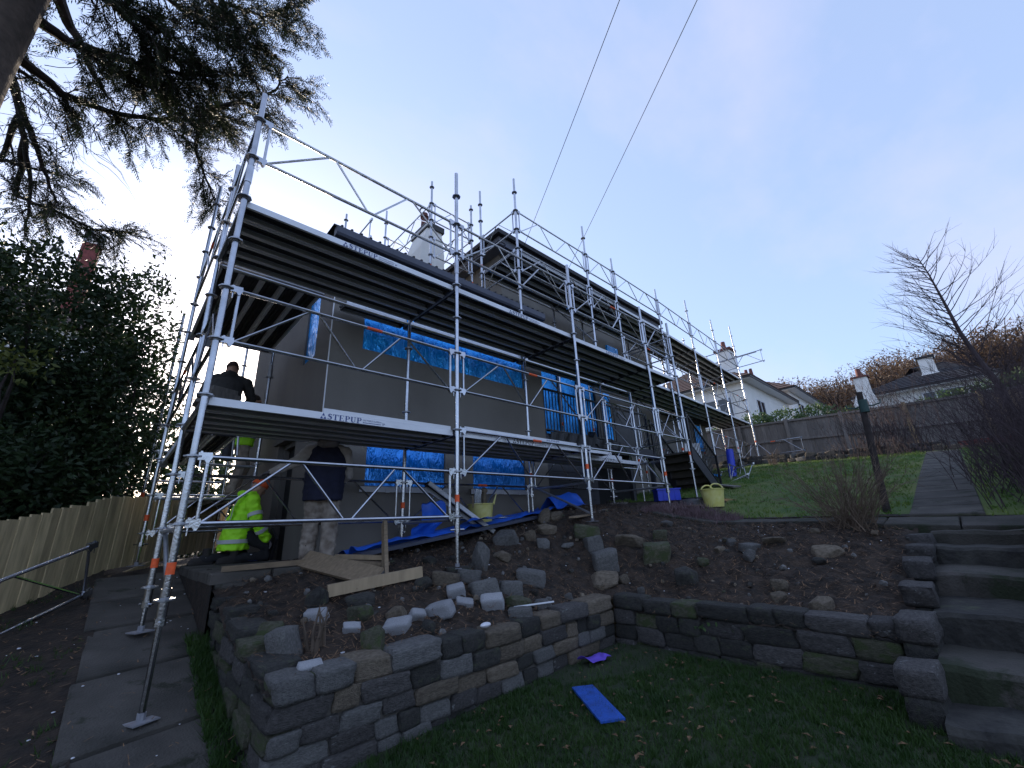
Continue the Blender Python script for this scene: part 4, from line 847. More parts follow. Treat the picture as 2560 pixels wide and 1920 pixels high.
def add_print(parent, origin, ux, uz, h, small=True, mt='print_blue'):
    """logo and words laid out from origin along ux, uz"""
    O, U, Z = Vector(origin), Vector(ux), Vector(uz); m = MB()
    def poly(pts): m.add([O+U*(p[0]*h)+Z*(p[1]*h) for p in pts], [tuple(range(len(pts)))])
    for a, b in ((0, 0), (.56, 0), (.28, .55)): poly([(a, b), (a+.5, b), (a+.25, b+.5)])
    x = 1.25
    for ch in 'STEPUP':
        L_, w = letter(ch)
        for p in L_: poly([(x+q[0]*1.12, q[1]) for q in p])
        x += w*1.12+.06
    o = m.build('lettering', mt, parent)
    if small:
        for txt, dx, dz, s in (('OCTO\u00ae22.5x250cm', x+.15, .50, .42), ('SP', x+3.9, .15, .55)):
            c = bpy.data.curves.new('t', 'FONT'); c.body = txt; c.size = s*h; tmp = bpy.data.objects.new('t', c)
            COL.objects.link(tmp); dg = bpy.context.evaluated_depsgraph_get(); me = bpy.data.meshes.new_from_object(tmp.evaluated_get(dg)); bpy.data.objects.remove(tmp)
            t = MB(); t.add([O+U*(dx*h+v.co.x)+Z*(dz*h+v.co.y) for v in me.vertices], [tuple(p.vertices) for p in me.polygons]); t.build('small_print', mt, o)
        t = MB()
        for k in range(13):
            a = x+.15+k*.27; t.add([O+U*(u_*h)+Z*(v_*h) for u_, v_ in ((a, .14), (a+.21, .14), (a+.21, .27), (a, .27))], [(0, 1, 2, 3)])
        t.build('small_print', mt, o)
# --- steel boards: channel section with ribs, lips folded down (local x along, y across 0.222)
def board_mesh(Ln):
    m = MB(); w, h, t = .222, .068, .004; a, b = .035, Ln-.035
    m.prism([(0, 0), (.018, 0), (.018, -.004), (.004, -.004), (.004, -h), (0, -h)][::-1], 'x', a, b, 1)
    m.prism([(w, 0), (w-.018, 0), (w-.018, -.004), (w-.004, -.004), (w-.004, -h), (w, -h)], 'x', a, b, 1)
    m.prism([(.004, -h), (.028, -h), (.028, -h+.012), (.025, -h+.012), (.025, -h+.004), (.004, -h+.004)], 'x', a, b, 1)
    m.prism([(w-.004, -h), (w-.028, -h), (w-.028, -h+.012), (w-.025, -h+.012), (w-.025, -h+.004), (w-.004, -h+.004)], 'x', a, b, 1)
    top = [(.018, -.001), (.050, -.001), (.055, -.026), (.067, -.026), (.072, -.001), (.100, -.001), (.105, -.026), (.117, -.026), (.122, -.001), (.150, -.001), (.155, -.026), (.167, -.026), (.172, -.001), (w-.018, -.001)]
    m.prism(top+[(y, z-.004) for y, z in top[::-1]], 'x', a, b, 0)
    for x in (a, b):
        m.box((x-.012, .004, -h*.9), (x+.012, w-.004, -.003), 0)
    for x in (a, b):
        s = -1 if x == a else 1
        for y in (.05, w-.05): m.box((min(x, x+s*.045), y-.016, -.035), (max(x, x+s*.045), y+.016, -.012), 0)
    return shared('deck_board', m, ['deck_shade_steel', 'deck_face'])
BM = {2.5: board_mesh(2.5), 1.25: board_mesh(1.25)}
def board(p, Ln, along='x', z=0, parent=scaf, name='deck_board', rot=None):
    key = 2.5 if Ln > 1.8 else 1.25
    return link(name, BM[key], (p[0], p[1], z), parent, rot=rot or ((0, 0, 0) if along == 'x' else (0, 0, math.pi/2)), scale=(Ln/key, 1, 1))
def decky(x0, x1, y0, n, z, text=None, yrow=None):
    for i in range(n):
        yy = y0+i*.229
        if yrow: p, q_ = (x0, yrow(x0)+.04+i*.229), (x1, yrow(x1)+.04+i*.229)
        else: p, q_ = (x0, yy), (x1, yy)
        a = math.atan2(q_[1]-p[1], q_[0]-p[0]); o = board(p, x1-x0, z=z-.006*(i % 2), rot=(0, 0, a))
        if text and i == 0: add_print(o, (x0+text[0], p[1]-.0025+math.tan(a)*text[0], z-.064), (math.cos(a), math.sin(a), 0), (0, 0, 1), .056, True, text[1])
def deckx(y0, y1, x0, n, z):
    for i in range(n): link('deck_board', BM[2.5], (x0+.222+i*.229, y0, z-.006*(i % 2)), scaf, rot=(0, 0, math.pi/2), scale=((y1-y0)/2.5, 1, 1))
decky(0, 2.5, .035, 5, 0, (.97, 'print_blue')); decky(2.5, 5, .035, 5, 0, (1.0, 'print_blue')); decky(5, 7.5, .035, 5, -.03, (1.0, 'print_blue')); decky(7.5, 8.75, .035, 5, -.03)
for a, b in ((1.5, 2.5), (2.5, 5), (5, 7.5), (7.5, 8.75)): board((a, 1.29), b-a, z=0)
deckx(1.28, 3.75, .03, 5, 0)
decky(0, 2.5, .035, 5, -2.0, (.92, 'print_blue')); decky(2.5, 5, .035, 5, -2.0, (.95, 'print_black')); decky(5, 7.5, .50, 3, -2.0, (1.15, 'print_black'))
deckx(1.28, 3.75, .03, 2, -2.0); deckx(3.80, 6.25, .50, 3, -2.5)
for a, b in zip(UX[:-1], UX[1:]):
    decky(a, b, 0, 5, 2.5, None, yr)
    if a >= 8.75: decky(a, b, 0, 5, .5, None, yr)
# loose boards left lying on the lower deck, one leaning to the ground, spare frames
def loose(p, Ln, rot, label, text=None, grp=None):
    o = link('loose_deck_board', BM[2.5], p, None, rot=rot, scale=(Ln/2.5, 1, 1)); tag(o, label, 'scaffold board', grp)
    if text is not None:
        m = MB(); h = .045
        def poly(pts): m.add([Vector((text, -.003, -.010))+Vector((-q[0]*h, 0, -q[1]*h)) for q in pts], [tuple(range(len(pts)))])
        for a, b in ((0, 0), (.56, 0), (.28, .55)): poly([(a, b), (a+.5, b), (a+.25, b+.5)])
        x = 1.25
        for ch in 'STEPUP':
            L_, w = letter(ch)
            for pp in L_: poly([(x+q[0]*1.12, q[1]) for q in pp])
            x += w*1.12+.06
        l_ = m.build('lettering', 'print_blue', None, origin=(0, 0, 0)); l_.parent = o; l_.location = (0, 0, 0)
    return o
loose((2.62, .05, -1.928), 2.3, (0, 0, .012), 'spare steel board lying on the lower deck with its printed name upside down', 2.0)
loose((3.75, .30, -1.926), 2.4, (0, 0, -.015), 'spare steel board lying behind another on the lower deck')
o = MB().add([(.95, .045, -1.996), (2.44, .045, -1.996), (2.44, .10, -1.996), (.95, .10, -1.996), (.95, .045, -1.955), (2.44, .045, -1.955)], [(0, 1, 2, 3), (0, 1, 5, 4)]).build('corner_bead_strip', 'pvc_white'); tag(o, 'white perforated plaster bead lying along the lower deck edge', 'trim')
loose((5.3, .52, -1.928), 1.6, (0, 0, .01), 'short spare steel board lying on the narrow deck beside the balcony', None)
o = loose((2.86, 1.18, -2.46), 1.55, (-.5, .62, -.30), 'perforated steel board leaning from the scaffold down to the blue sheet'); o.scale = (.62, .55, 1)
for i, (x, y, z, rz, rx, lb) in enumerate([(12.9, .75, -2.2, .35, 1.2, 'spare lattice guardrail frame lying flat on the upper lawn'), (13.5, 1.0, -2.14, .15, .12, 'spare lattice guardrail frame stood upright on the upper lawn'), (13.2, .35, -2.15, .75, .5, 'spare lattice guardrail frame propped at a slant on the upper lawn')]):
    o = link('spare_frame', FR[2.5], (x, y, z), rot=(rx, 0, rz)); tag(o, lb, 'guardrail frame')
fa, fb = Vector((-.36, 2.48, -3.56)), Vector((-2.15, .86, -4.42))
o = link('spare_frame', FR[2.5], fa, rot=(0, 0, 0)); d = (fb-fa).normalized(); s_ = Vector((0, 0, 1)); yv = s_.cross(d).normalized(); zv = d.cross(yv)
zv = (zv*.97+yv*.22).normalized(); yv = zv.cross(d); o.rotation_euler = Matrix((d, yv, zv)).transposed().to_euler(); tag(o, 'spare lattice guardrail frame leaning against the pale board fence', 'guardrail frame')
# ------------------------------------------------------------------ fences
lf = thing('board_fence', 'pale new vertical-board fence stepping down beside the concrete path', 'fence', (-.9, 2.6, -3.8))
r = random.Random(2); fA, fB = Vector((-2.6, -.15, 0)), Vector((1.4, 6.63, 0)); fd = (fB-fA).normalized(); nb = int((fB-fA).length/.123); fn = Vector((fd.y, -fd.x, 0))
for i in range(nb):
    P = fA+fd*(i*.123+.06); gz = np.interp(P.y, [-1.1, 0, 1.25, 3.75, 8], [-4.52, -4.24, -3.89, -3.43, -3.2])-.11*max(0, -.36-P.x)
    step = math.floor(i/1)*1.0; h = .88+.05*r.random()-.0*step; th = .02
    m = MB(); M = Matrix((fd, fn, Vector((0, 0, 1)))).transposed()
    lean = Matrix.Rotation(r.uniform(-.012, .012), 3, fn)
    m.obox((P.x, P.y, gz+h/2), (.128, th, h), lean@M); o_ = m.build('board', 'wood_fence_left', lf); o_.location += fn*(.008*(i % 2))
for z in (.25, .65):
    m = MB(); A = fA-fn*.03; B = fB-fn*.03; m.beam((A.x, A.y, -4.35-.27+z), (B.x, B.y, -3.28+z), .03, .07); m.build('rail', 'wood_fence_left', lf)
rfence = thing('board_fence', 'weathered grey board fence with stout posts at the end of the upper lawn', 'fence', (20.35, -2, -1.3))
yy = 6.4; i = 0
def ftop(y): return float(np.interp(y, [-9, -5.2, -2, 1.7, 6.4], [.42, .42, .52, .70, .9]))
def fbot(y): return float(np.interp(y, [-9, -4, 1.7, 6.4], [-1.50, -1.42, -1.10, -.85]))
while yy > -9.5:
    w = r.uniform(.145, .16); zt = ftop(yy)-.03+r.uniform(-.012, .012)
    m = MB(); m.box((20.36+.012*(i % 2), yy-w, fbot(yy)+.05), (20.382+.012*(i % 2), yy, zt))
    m.build('board', 'wood_old' if not (-6.0 < yy < -5.2) else 'wood_plank', rfence); yy -= w-.010; i += 1
for y0 in np.arange(6.4, -9, -1.9):
    y1 = y0-1.9
    for k in (.06, .55, 1.03):
        za, zb = lerp(fbot(y0), ftop(y0), k*.94), lerp(fbot(y1), ftop(y1), k*.94)
        MB().beam((20.33, y0, za), (20.33, y1, zb), .05, .085).build('rail', 'wood_old', rfence)
    MB().box((20.24, y0-.06, fbot(y0)-.3), (20.345, y0+.06, ftop(y0)+.02)).build('post', 'wood_post' if abs(y0+3.1) < 1 or abs(y0+5) < .5 else 'wood_old', rfence)

# ------------------------------------------------------------------ things lying about
def tub(name, x, y, z, r0, r1, h, material, label, handles=True, tilt=0):
    t = thing(name, label, 'tub', (x, y, z)); n = 28
    m = MB(); vs = []; prof = [(0, .0), (r0, .0), (r0*1.02, .02), (r1*.985, h-.02), (r1+.012, h-.015), (r1+.012, h), (r1-.008, h), (r0-.012, .015), (0, .015)]
    for rr, zz in prof:
        for k in range(n):
            a = 2*math.pi*k/n; q = 1+(.015*math.sin(2*a+1) if zz > .1 else 0); vs.append((x+rr*q*math.cos(a), y+rr*q*math.sin(a), z+zz))
    m.add(vs, [(j*n+k, j*n+(k+1) % n, (j+1)*n+(k+1) % n, (j+1)*n+k) for j in range(len(prof)-1) for k in range(n)]); m.build('tub_body', material, t, True)
    if handles:
        for s in (-1, 1):
            ax = Vector((math.cos(.8), math.sin(.8), 0)); pr = Vector((-ax.y, ax.x, 0)); c = Vector((x, y, z+h))+ax*(s*(r1-.0))
            m = MB(); m.path([c+pr*(.11*math.cos(a))+Vector((0, 0, .085*math.sin(a)))-ax*s*.03*math.sin(a) for a in np.linspace(0, math.pi, 11)], .013, 6); m.build('handle', material, t, True)
    return t
tub('rubber_tub', 8.0, -.63, hz(8.0, -.63)+.03, .165, .215, .33, 'tub_yellow', 'yellow rubber tub with two handles standing on the upper lawn')
tb = tub('rubber_tub', 3.82, 1.22, hz(3.82, 1.22)+.02, .155, .20, .36, 'tub_yellow', 'yellow rubber tub full of tools against the house wall', False)
MB().path([(3.98, 1.1, -2.80), (4.01, 1.09, -2.70), (4.02, 1.07, -2.64)], [.02, .012, .006], 6).build('torn_handle', 'tub_yellow', tb)
hk = thing('plaster_hawk', 'grey plasterer float standing in the yellow tub by the wall', 'float', (3.74, 1.2, -2.9))
MB().obox((3.73, 1.18, -2.72), (.12, .012, .30), Matrix.Rotation(.15, 3, 'Y')).build('blade', 'galv', hk); MB().obox((3.74, 1.2, -2.80), (.03, .05, .14), Matrix.Rotation(.15, 3, 'Y')).build('handle', 'wood_plank', hk)
o = MB().tube((3.9, 1.22, -3.05), (3.93, 1.26, -2.60), .035, 8).ell((3.93, 1.26, -2.58), (.055, .055, .05)).build('mixing_stick', 'stone_brown', None, True); tag(o, 'dusty brown mixing club standing up in the yellow tub', 'tool')
o = MB().beam((3.62, 1.15, -2.84), (3.56, 1.08, -2.68), .02, .02).build('wooden_stick', 'wood_fresh'); tag(o, 'thin wooden stick poking out of the yellow tub', 'stick')
cr_ = thing('storage_crate', 'royal blue plastic crate beside the balcony stairs', 'crate', (8.3, .52, -2.82)); m = MB(); x, y, z = 8.35, .48, hz(8.35, .48)+.02; c, s = .72, -.69
def ob(dx, dy, dz, sx_, sy, sz_): m.obox((x+c*dx-s*dy, y+s*dx+c*dy, z+dz), (sx_, sy, sz_), Matrix.Rotation(math.atan2(s, c), 3, 'Z'))
ob(0, 0, .01, .46, .30, .02); ob(0, -.155, .12, .47, .012, .23); ob(0, .155, .12, .47, .012, .23); ob(-.235, 0, .12, .012, .30, .23); ob(.235, 0, .12, .012, .30, .23); m.build('crate_body', 'plastic_blue', cr_)
m = MB(); ob(0, -.168, .235, .51, .02, .03); ob(0, .168, .235, .51, .02, .03); ob(-.248, 0, .235, .02, .34, .03); ob(.248, 0, .235, .02, .34, .03)
for k in (-.12, 0, .12): ob(k, -.164, .11, .012, .01, .2)
m.build('crate_rim', 'plastic_blue', cr_)
# upturned basin, timber blocks
m = MB(); vs = []; n = 24; bz = hz(7.7, -.28)
for rr, zz in ((.30, .02), (.295, .05), (.25, .13), (.12, .17), (0.001, .175)):
    for k in range(n): a = 2*math.pi*k/n; vs.append((7.72+rr*math.cos(a), -.28+rr*.8*math.sin(a), bz+zz))
m.add(vs, [(j*n+k, j*n+(k+1) % n, (j+1)*n+(k+1) % n, (j+1)*n+k) for j in range(4) for k in range(n)]); tag(m.build('upturned_lid', 'black_sheet', None, True), 'black upturned plastic basin beside the heather', 'basin')
m = MB(); m.path([(7.72+.295*math.cos(a), -.28+.24*math.sin(a), bz+.035) for a in np.linspace(0, 6.28, 26)], .014, 6); tag(m.build('pale_hoop', 'twig_tan', None, True), 'pale hoop lying round the black basin', 'hoop')
def plank(a, b, w, h, label, mt='wood_plank', nm='timber_plank', up=(0, 0, 1), grp=None):
    o = MB().beam(a, b, w, h, up).build(nm, mt); tag(o, label, 'plank', grp); return o
plank((1.16, .10, -3.60), (2.02, -.06, -3.52), .05, .10, 'sawn timber stud lying across the soil under a broad board', 'wood_fresh')
plank((1.24, 1.06, -3.36), (1.60, .06, -3.53), .20, .035, 'broad grey-brown board sloping from the paving onto the soil', 'wood_plank', up=(-.55, -.45, .7))
plank((1.98, .72, -3.02), (1.74, .16, -3.55), .085, .04, 'sawn timber stud propped upright against the lying timbers', 'wood_plank', up=(1, 0, 0))
plank((1.55, .95, -3.36), (1.90, .50, -3.39), .09, .045, 'short thick timber offcut with a fresh yellow end lying on the boards', 'wood_fresh')
plank((1.42, 1.0, -3.385), (1.88, .40, -3.45), .12, .03, 'short flat board under the timber offcut by the wall base', 'wood_plank')
plank((.50, 1.08, -3.395), (1.28, 1.02, -3.39), .05, .05, 'thin timber batten lying along the paving edge', 'wood_plank')
plank((10.55, -.20, hz(10.55, -.2)+.09), (11.3, .55, hz(11.3, .55)+.09), .2, .035, 'old grey board lying on the grass behind the yellow tub', 'wood_old')
plank((4.6, .05, -3.05), (5.5, .42, -3.01), .12, .025, 'thin board under the scaffold foot near the blue sheet', 'wood_plank')
plank((5.3, .3, -3.0), (6.2, .55, -2.93), .10, .03, 'dark board lying beside the blue sheet', 'wood_old')
plank((7.3, 1.0, hz(7.3, 1.0)+.03), (7.75, 1.4, hz(7.75, 1.4)+.03), .35, .03, 'grey pallet board under a scaffold foot beside the balcony', 'wood_old')
plank((2.58, -1.55, hlow(2.58, -1.55)+.028), (2.25, -2.06, hlow(2.25, -2.06)+.03), .17, .014, 'bright blue flat board lying on the lower lawn', 'plank_blue', 'blue_board')
plank((1.75, .88, -3.36), (4.6, .86, -3.02), .22, .04, 'long dark board lying along the base of the house wall', 'fascia_dark')
o = plank((2.55, -.83, -3.845), (2.92, -1.0, -3.835), .012, .012, 'thin white plastic strip lying on the wall top', 'pvc_white', 'white_strip')
m = MB(); m.ell((2.05, -1.02, -3.885), (.055, .03, .02), 8, 6); tag(m.build('white_scrap', 'white_bits', None, True), 'small white scrap lying on top of the stone wall', 'scrap')
def cloth(name, pts, rows, material, label, amp, fs, seed, cat='sheet', lift=None):
    """crumpled sheet: pts = centre line, rows = offsets (dx, dy, dz) across"""
    n = len(pts); m = MB(); vs = []
    for i, p in enumerate(pts):
        for k, o_ in enumerate(rows):
            q = Vector(p)+Vector(o_); e = noise.noise_vector(q*fs+Vector((seed, 0, 0)))*amp+noise.noise_vector(q*fs*2.7+Vector((0, seed, 0)))*amp*.5
            q += e; q.z += abs(e.z); vs.append(q)
    R_ = len(rows); m.add(vs, [(i*R_+k, (i+1)*R_+k, (i+1)*R_+k+1, i*R_+k+1) for i in range(n-1) for k in range(R_-1)])
    o = m.build(name, material, None, True); sd = o.modifiers.new('thick', 'SOLIDIFY'); sd.thickness = .004; ss = o.modifiers.new('sub', 'SUBSURF'); ss.levels = ss.render_levels = 1
    tag(o, label, cat); return o
base = [(lerp(1.75, 5.3, t), 1.28, lerp(-3.41, -2.95, t)) for t in np.linspace(0, 1, 46)]
cloth('blue_tarpaulin', base, [(0, lerp(-.32, .24, k/9), .05+.05*math.sin(k*1.1)-.01*k*0) for k in range(10)], 'tarp_blue', 'crumpled blue plastic sheet spread along the base of the house wall', .05, 3.0, 3)
cloth('blue_tarpaulin', [(lerp(2.62, 3.0, t), 1.10, -3.30+.05*t) for t in np.linspace(0, 1, 14)], [(.05*math.sin(k), -.1+.03*k, lerp(.46, 0, (k/7)**.7)) for k in range(8)], 'tarp_blue', 'bunched blue plastic sheet heaped by the inner scaffold foot', .07, 4.0, 8)
cloth('blue_tarpaulin', [(lerp(3.3, 3.9, t), .82, -3.12+.06*t) for t in np.linspace(0, 1, 12)], [(0, lerp(-.14, .12, k/5), .07) for k in range(6)], 'tarp_blue', 'flap of blue plastic sheet folded over the dark board', .06, 4.0, 18)
cloth('blue_tarpaulin', [(lerp(5.2, 6.0, t), 1.05, lerp(-2.98, -2.90, t)) for t in np.linspace(0, 1, 16)], [(0, lerp(-.25, .22, k/7), .08+.30*max(0, 1-abs(k-4)/3)*.8) for k in range(8)], 'tarp_blue', 'peaked heap of blue plastic sheet below the balcony boarding', .07, 3.0, 28)
cloth('blue_tarpaulin', [(lerp(.85, 1.35, t), 2.95, -3.43) for t in np.linspace(0, 1, 12)], [(0, lerp(-.16, .16, k/5), .01) for k in range(6)], 'tarp_blue', 'folded blue sheet under the kneeling man', .02, 5.0, 38)
cloth('blue_tarpaulin', [(lerp(13.2, 14.6, t), 1.9, lerp(-2.15, -1.9, t)) for t in np.linspace(0, 1, 14)], [(0, lerp(-.3, .3, k/5), .05) for k in range(6)], 'film_blue', 'pale blue plastic film heaped on the lawn behind the spare frames', .08, 3.0, 48)
cloth('purple_cloth', [(lerp(3.02, 3.3, t), -1.22-.05*t, hlow(3.1, -1.2)+.02) for t in np.linspace(0, 1, 12)], [(0, lerp(-.10, .07, k/5), .015) for k in range(6)], 'cloth_purple', 'crumpled purple cloth dropped at the foot of the stone wall', .03, 8.0, 58, 'cloth')
o = MB().tube((14.55, 1.2, -1.05), (14.45, 1.22, -1.95), .115, 14, .12).build('blue_drum', 'plastic_blue', None, True); tag(o, 'tall blue plastic tube standing behind the spare frames', 'tube')
pn = thing('corrugated_panel', 'pale corrugated sheet leaning against the scaffold beside the stairs', 'sheet', (13.0, 1.7, -2.2)); m = MB(); vs = []
for i in range(25):
    for j in (0, 1): vs.append((12.75+.02*i+.25*j, 1.95-.012*i+(.025 if i % 4 < 2 else 0), lerp(-2.25, -.85, j)))
m.add(vs, [(2*i, 2*i+2, 2*i+3, 2*i+1) for i in range(24)]); m.build('sheet_body', 'pvc_white', pn)
# toolbox and timber on the lower deck by the crouching man
o = MB().obox((.52, 3.15, -1.16), (.42, .18, .16), Matrix.Rotation(.4, 3, 'Z')).obox((.52, 3.15, -1.04), (.36, .13, .07), Matrix.Rotation(.4, 3, 'Z')).build('mortar_trough', 'wood_old'); tag(o, 'dusty mortar trough on a trestle on the lower deck', 'trough')
tr = thing('trestle', 'low steel trestle on the lower scaffold deck', 'trestle', (.55, 3.15, -2)); 
for dx in (-.25, .25):
    for dy in (-.18, .18): MB().tube((.55+dx, 3.15+dy, -2.0), (.55+dx*.8, 3.15+dy*.5, -1.28), .016, 6).build('leg', 'galv_dark', tr)
MB().box((.2, 2.98, -1.29), (1.0, 3.32, -1.24)).build('trestle_top', 'wood_old', tr)
# clothes pole
cpole = thing('clothes_pole', 'old leaning clothes pole with green weathered hooks beside the bare bush', 'pole', (7.37, -3.15, hz(7.37, -3.15)))
pt = Vector((7.37, -3.27, -1.5)); MB().path([(7.37, -3.15, hz(7.37, -3.15)-.1), (7.37, -3.21, -2.4), pt], [.045, .042, .038], 10).build('pole_shaft', 'bark_dark', cpole, True)
MB().tube(pt+Vector((0, 0, -.30)), pt+Vector((0, -.005, -.12)), .055, 10).build('pole_collar', 'verdigris', cpole, True)
for s in (-1, 1): MB().path([pt+Vector((0, 0, -.2)), pt+Vector((.02, s*.10, -.22)), pt+Vector((.02, s*.19, -.20)), pt+Vector((.02, s*.20, -.15))], .010, 6).build('hook', 'verdigris', cpole)
# overhead wires
for pA, pB, sg, lb in (((6.39, 2.4, 3.84), (1.49, -6.96, 5.3), .1, 'thin overhead service wire running to the roof eave'), ((8.07, 2.4, 3.67), (1.24, -8.64, 4.88), .1, 'overhead telephone wire running down to the house eave beyond')):
    m = MB(); m.path([Vector(pA).lerp(Vector(pB), t)-Vector((0, 0, sg*4*t*(1-t))) for t in np.linspace(0, 1, 14)], .006, 5); tag(m.build('overhead_wire', 'wire'), lb, 'wire')
# ------------------------------------------------------------------ people
def remesh(mb, name, material, parent, voxel=.014, smooth=8, wr=0.0, wf=9, seed=0):
    """weld overlapping limb shapes into one continuous skin"""
    o = mb.build(name, material, None, False, origin=(0, 0, 0))
    md = o.modifiers.new('r', 'REMESH'); md.mode = 'VOXEL'; md.voxel_size = voxel
    sm = o.modifiers.new('s', 'SMOOTH'); sm.iterations = smooth; sm.factor = .5
    dg = bpy.context.evaluated_depsgraph_get(); me = bpy.data.meshes.new_from_object(o.evaluated_get(dg)); bpy.data.objects.remove(o)
    if wr:
        me.calc_normals_split() if hasattr(me, 'calc_normals_split') else None
        for v in me.vertices:
            p = v.co*wf+Vector((seed, 0, 0)); f = noise.noise(Vector((p.x, p.y, p.z*1.7)))+.5*noise.noise(p*2.3); v.co = v.co+v.normal*(wr*f)
    V = np.array([v.co[:] for v in me.vertices]); lo, hi = V.min(0), V.max(0); org = ((lo[0]+hi[0])/2, (lo[1]+hi[1])/2, lo[2])
    for v in me.vertices: v.co = v.co-Vector(org)
    me.materials.clear(); me.materials.append(MATS[material]); me.polygons.foreach_set('use_smooth', [True]*len(me.polygons))
    return link(name, me, org, parent)
class Fig:
    """pose in local metres: +f forward, +s to the figure's right, +u up"""
    def __init__(s, loc, face, k=1.0): s.k = k; s.o = Vector(loc); a = math.radians(face); s.f = Vector((math.cos(a), math.sin(a), 0)); s.r = Vector((math.sin(a), -math.cos(a), 0))
    def __call__(s, f, r_, u): return s.o+s.f*f+s.r*r_+Vector((0, 0, u*s.k))
def limb(m, pts, rads, n=10): m.path(pts, rads, n); [m.ell(p, (q, q, q), 10, 7) for p, q in zip(pts, rads)]
def slab_torso(m, P, secs):
    """secs: (f, u, half depth, half width); lofted elliptical torso"""
    n = 16; vs = []
    for f, u, d, w in secs:
        for k in range(n):
            a = 2*math.pi*k/n; vs.append(P(f+d*math.cos(a), w*math.sin(a), u))
    q = len(secs); m.add(vs, [(j*n+k, j*n+(k+1) % n, (j+1)*n+(k+1) % n, (j+1)*n+k) for j in range(q-1) for k in range(n)]+[tuple(range(n-1, -1, -1)), tuple(range((q-1)*n, q*n))])
def head(parent, c, fdir, up, hair=None):
    """head with face, ears; c = centre of skull"""
    fdir = Vector(fdir).normalized(); up = Vector(up).normalized(); sd = fdir.cross(up).normalized(); up = sd.cross(fdir)
    M = Matrix((fdir, sd, up)).transposed(); c = Vector(c); m = MB()
    m.ell(c, (.098, .076, .115), 16, 12, M); m.ell(c+M@Vector((.03, 0, -.075)), (.066, .056, .058), 12, 9, M)
    m.ell(c+M@Vector((.100, 0, -.025)), (.020, .014, .026), 8, 6, M); m.ell(c+M@Vector((.088, 0, -.082)), (.014, .028, .010), 8, 6, M)
    m.ell(c+M@Vector((.086, 0, .018)), (.015, .056, .012), 8, 6, M)
    for s in (-1, 1): m.ell(c+M@Vector((-.005, s*.078, -.022)), (.024, .012, .034), 8, 6, M)
    m.path([c+M@Vector((-.025, 0, -.08)), c+M@Vector((-.045, 0, -.17))], [.058, .062], 10)
    h = remesh(m, 'head', 'skin', parent, .007, 4)
    e = MB()
    for s in (-1, 1): e.ell(c+M@Vector((.082, s*.032, .0)), (.011, .012, .008), 8, 6, M)
    e.build('eyes', 'hair', h, True)
    return M
def beanie(parent, c, M, material):
    c = Vector(c); m = MB(); n = 18; vs = []
    prof = [(.108, .088, .02), (.112, .092, .035), (.112, .092, .055), (.106, .086, .06), (.104, .084, .09), (.088, .070, .125), (.055, .045, .148), (.001, .001, .158)]
    for a_, b_, z in prof:
        for k in range(n): t = 2*math.pi*k/n; vs.append(c+M@Vector((a_*math.cos(t)-.008, b_*math.sin(t), z+.006*math.sin(3*t))))
    m.add(vs, [(j*n+k, j*n+(k+1) % n, (j+1)*n+(k+1) % n, (j+1)*n+k) for j in range(len(prof)-1) for k in range(n)]); return m.build('beanie', material, parent, True)
def hand(m, w, d, palm_n, curl=.6, side=1, s=1.0):
    """palm and five fingers; w wrist, d finger direction, palm_n palm normal"""
    w, d, pn = Vector(w), Vector(d).normalized(), Vector(palm_n).normalized(); x = d.cross(pn).normalized()*side
    M = Matrix((d, x, pn)).transposed(); m.ell(w+d*.048*s, (.054*s, .044*s, .019*s), 10, 7, M)
    for i, (o_, ln) in enumerate(((-.031, .072), (-.011, .082), (.010, .076), (.030, .060))):
        p = w+d*.085*s+x*o_*s; pts = [p]; a = curl*.4
        for k in range(3): p = p+(d*math.cos(a)+pn*math.sin(a))*ln*s/3; pts.append(p); a += curl*.65
        m.path(pts, [.0095*s, .009*s, .0085*s, .0075*s], 7)
    p = w+d*.03*s-x*.036*s; q = p+(-x*.7+d*.6+pn*.3).normalized()*.038*s; m.path([p, q, q+(d*.9+pn*.4).normalized()*.034*s], [.013*s, .011*s, .009*s], 7)
def boot(parent, p, d, material='boot'):
    p = Vector(p); d = Vector(d).normalized(); m = MB(); sd = Vector((-d.y, d.x, 0)); M = Matrix((d, sd, Vector((0, 0, 1)))).transposed()
    m.ell(p+d*.055+Vector((0, 0, .045)), (.145, .05, .05), 14, 8, M); m.path([p+Vector((0, 0, .05)), p+Vector((0, 0, .20))], [.052, .056], 10); m.obox(p+d*.055+Vector((0, 0, .015)), (.28, .09, .03), M)
    remesh(m, 'boot', material, parent, .010, 4)
def strip_ring(parent, P, f, u, d, w, h, mt='reflective', tiltf=0.0):
    n = 24; m = MB(); vs = []
    for z in (u-h/2, u+h/2):
        for k in range(n): a = 2*math.pi*k/n; vs.append(P(f+d*math.cos(a), w*math.sin(a), z+tiltf*math.cos(a)))
    m.add(vs, [(k, (k+1) % n, n+(k+1) % n, n+k) for k in range(n)]); m.build('reflective_band', mt, parent, True)
def limb_band(parent, a, b, t, r_, h, mt='reflective'):
    a, b = Vector(a), Vector(b); d = (b-a).normalized(); p = a.lerp(b, t); MB().tube(p-d*h/2, p+d*h/2, r_, 14, cap=False).build('reflective_band', mt, parent, True)

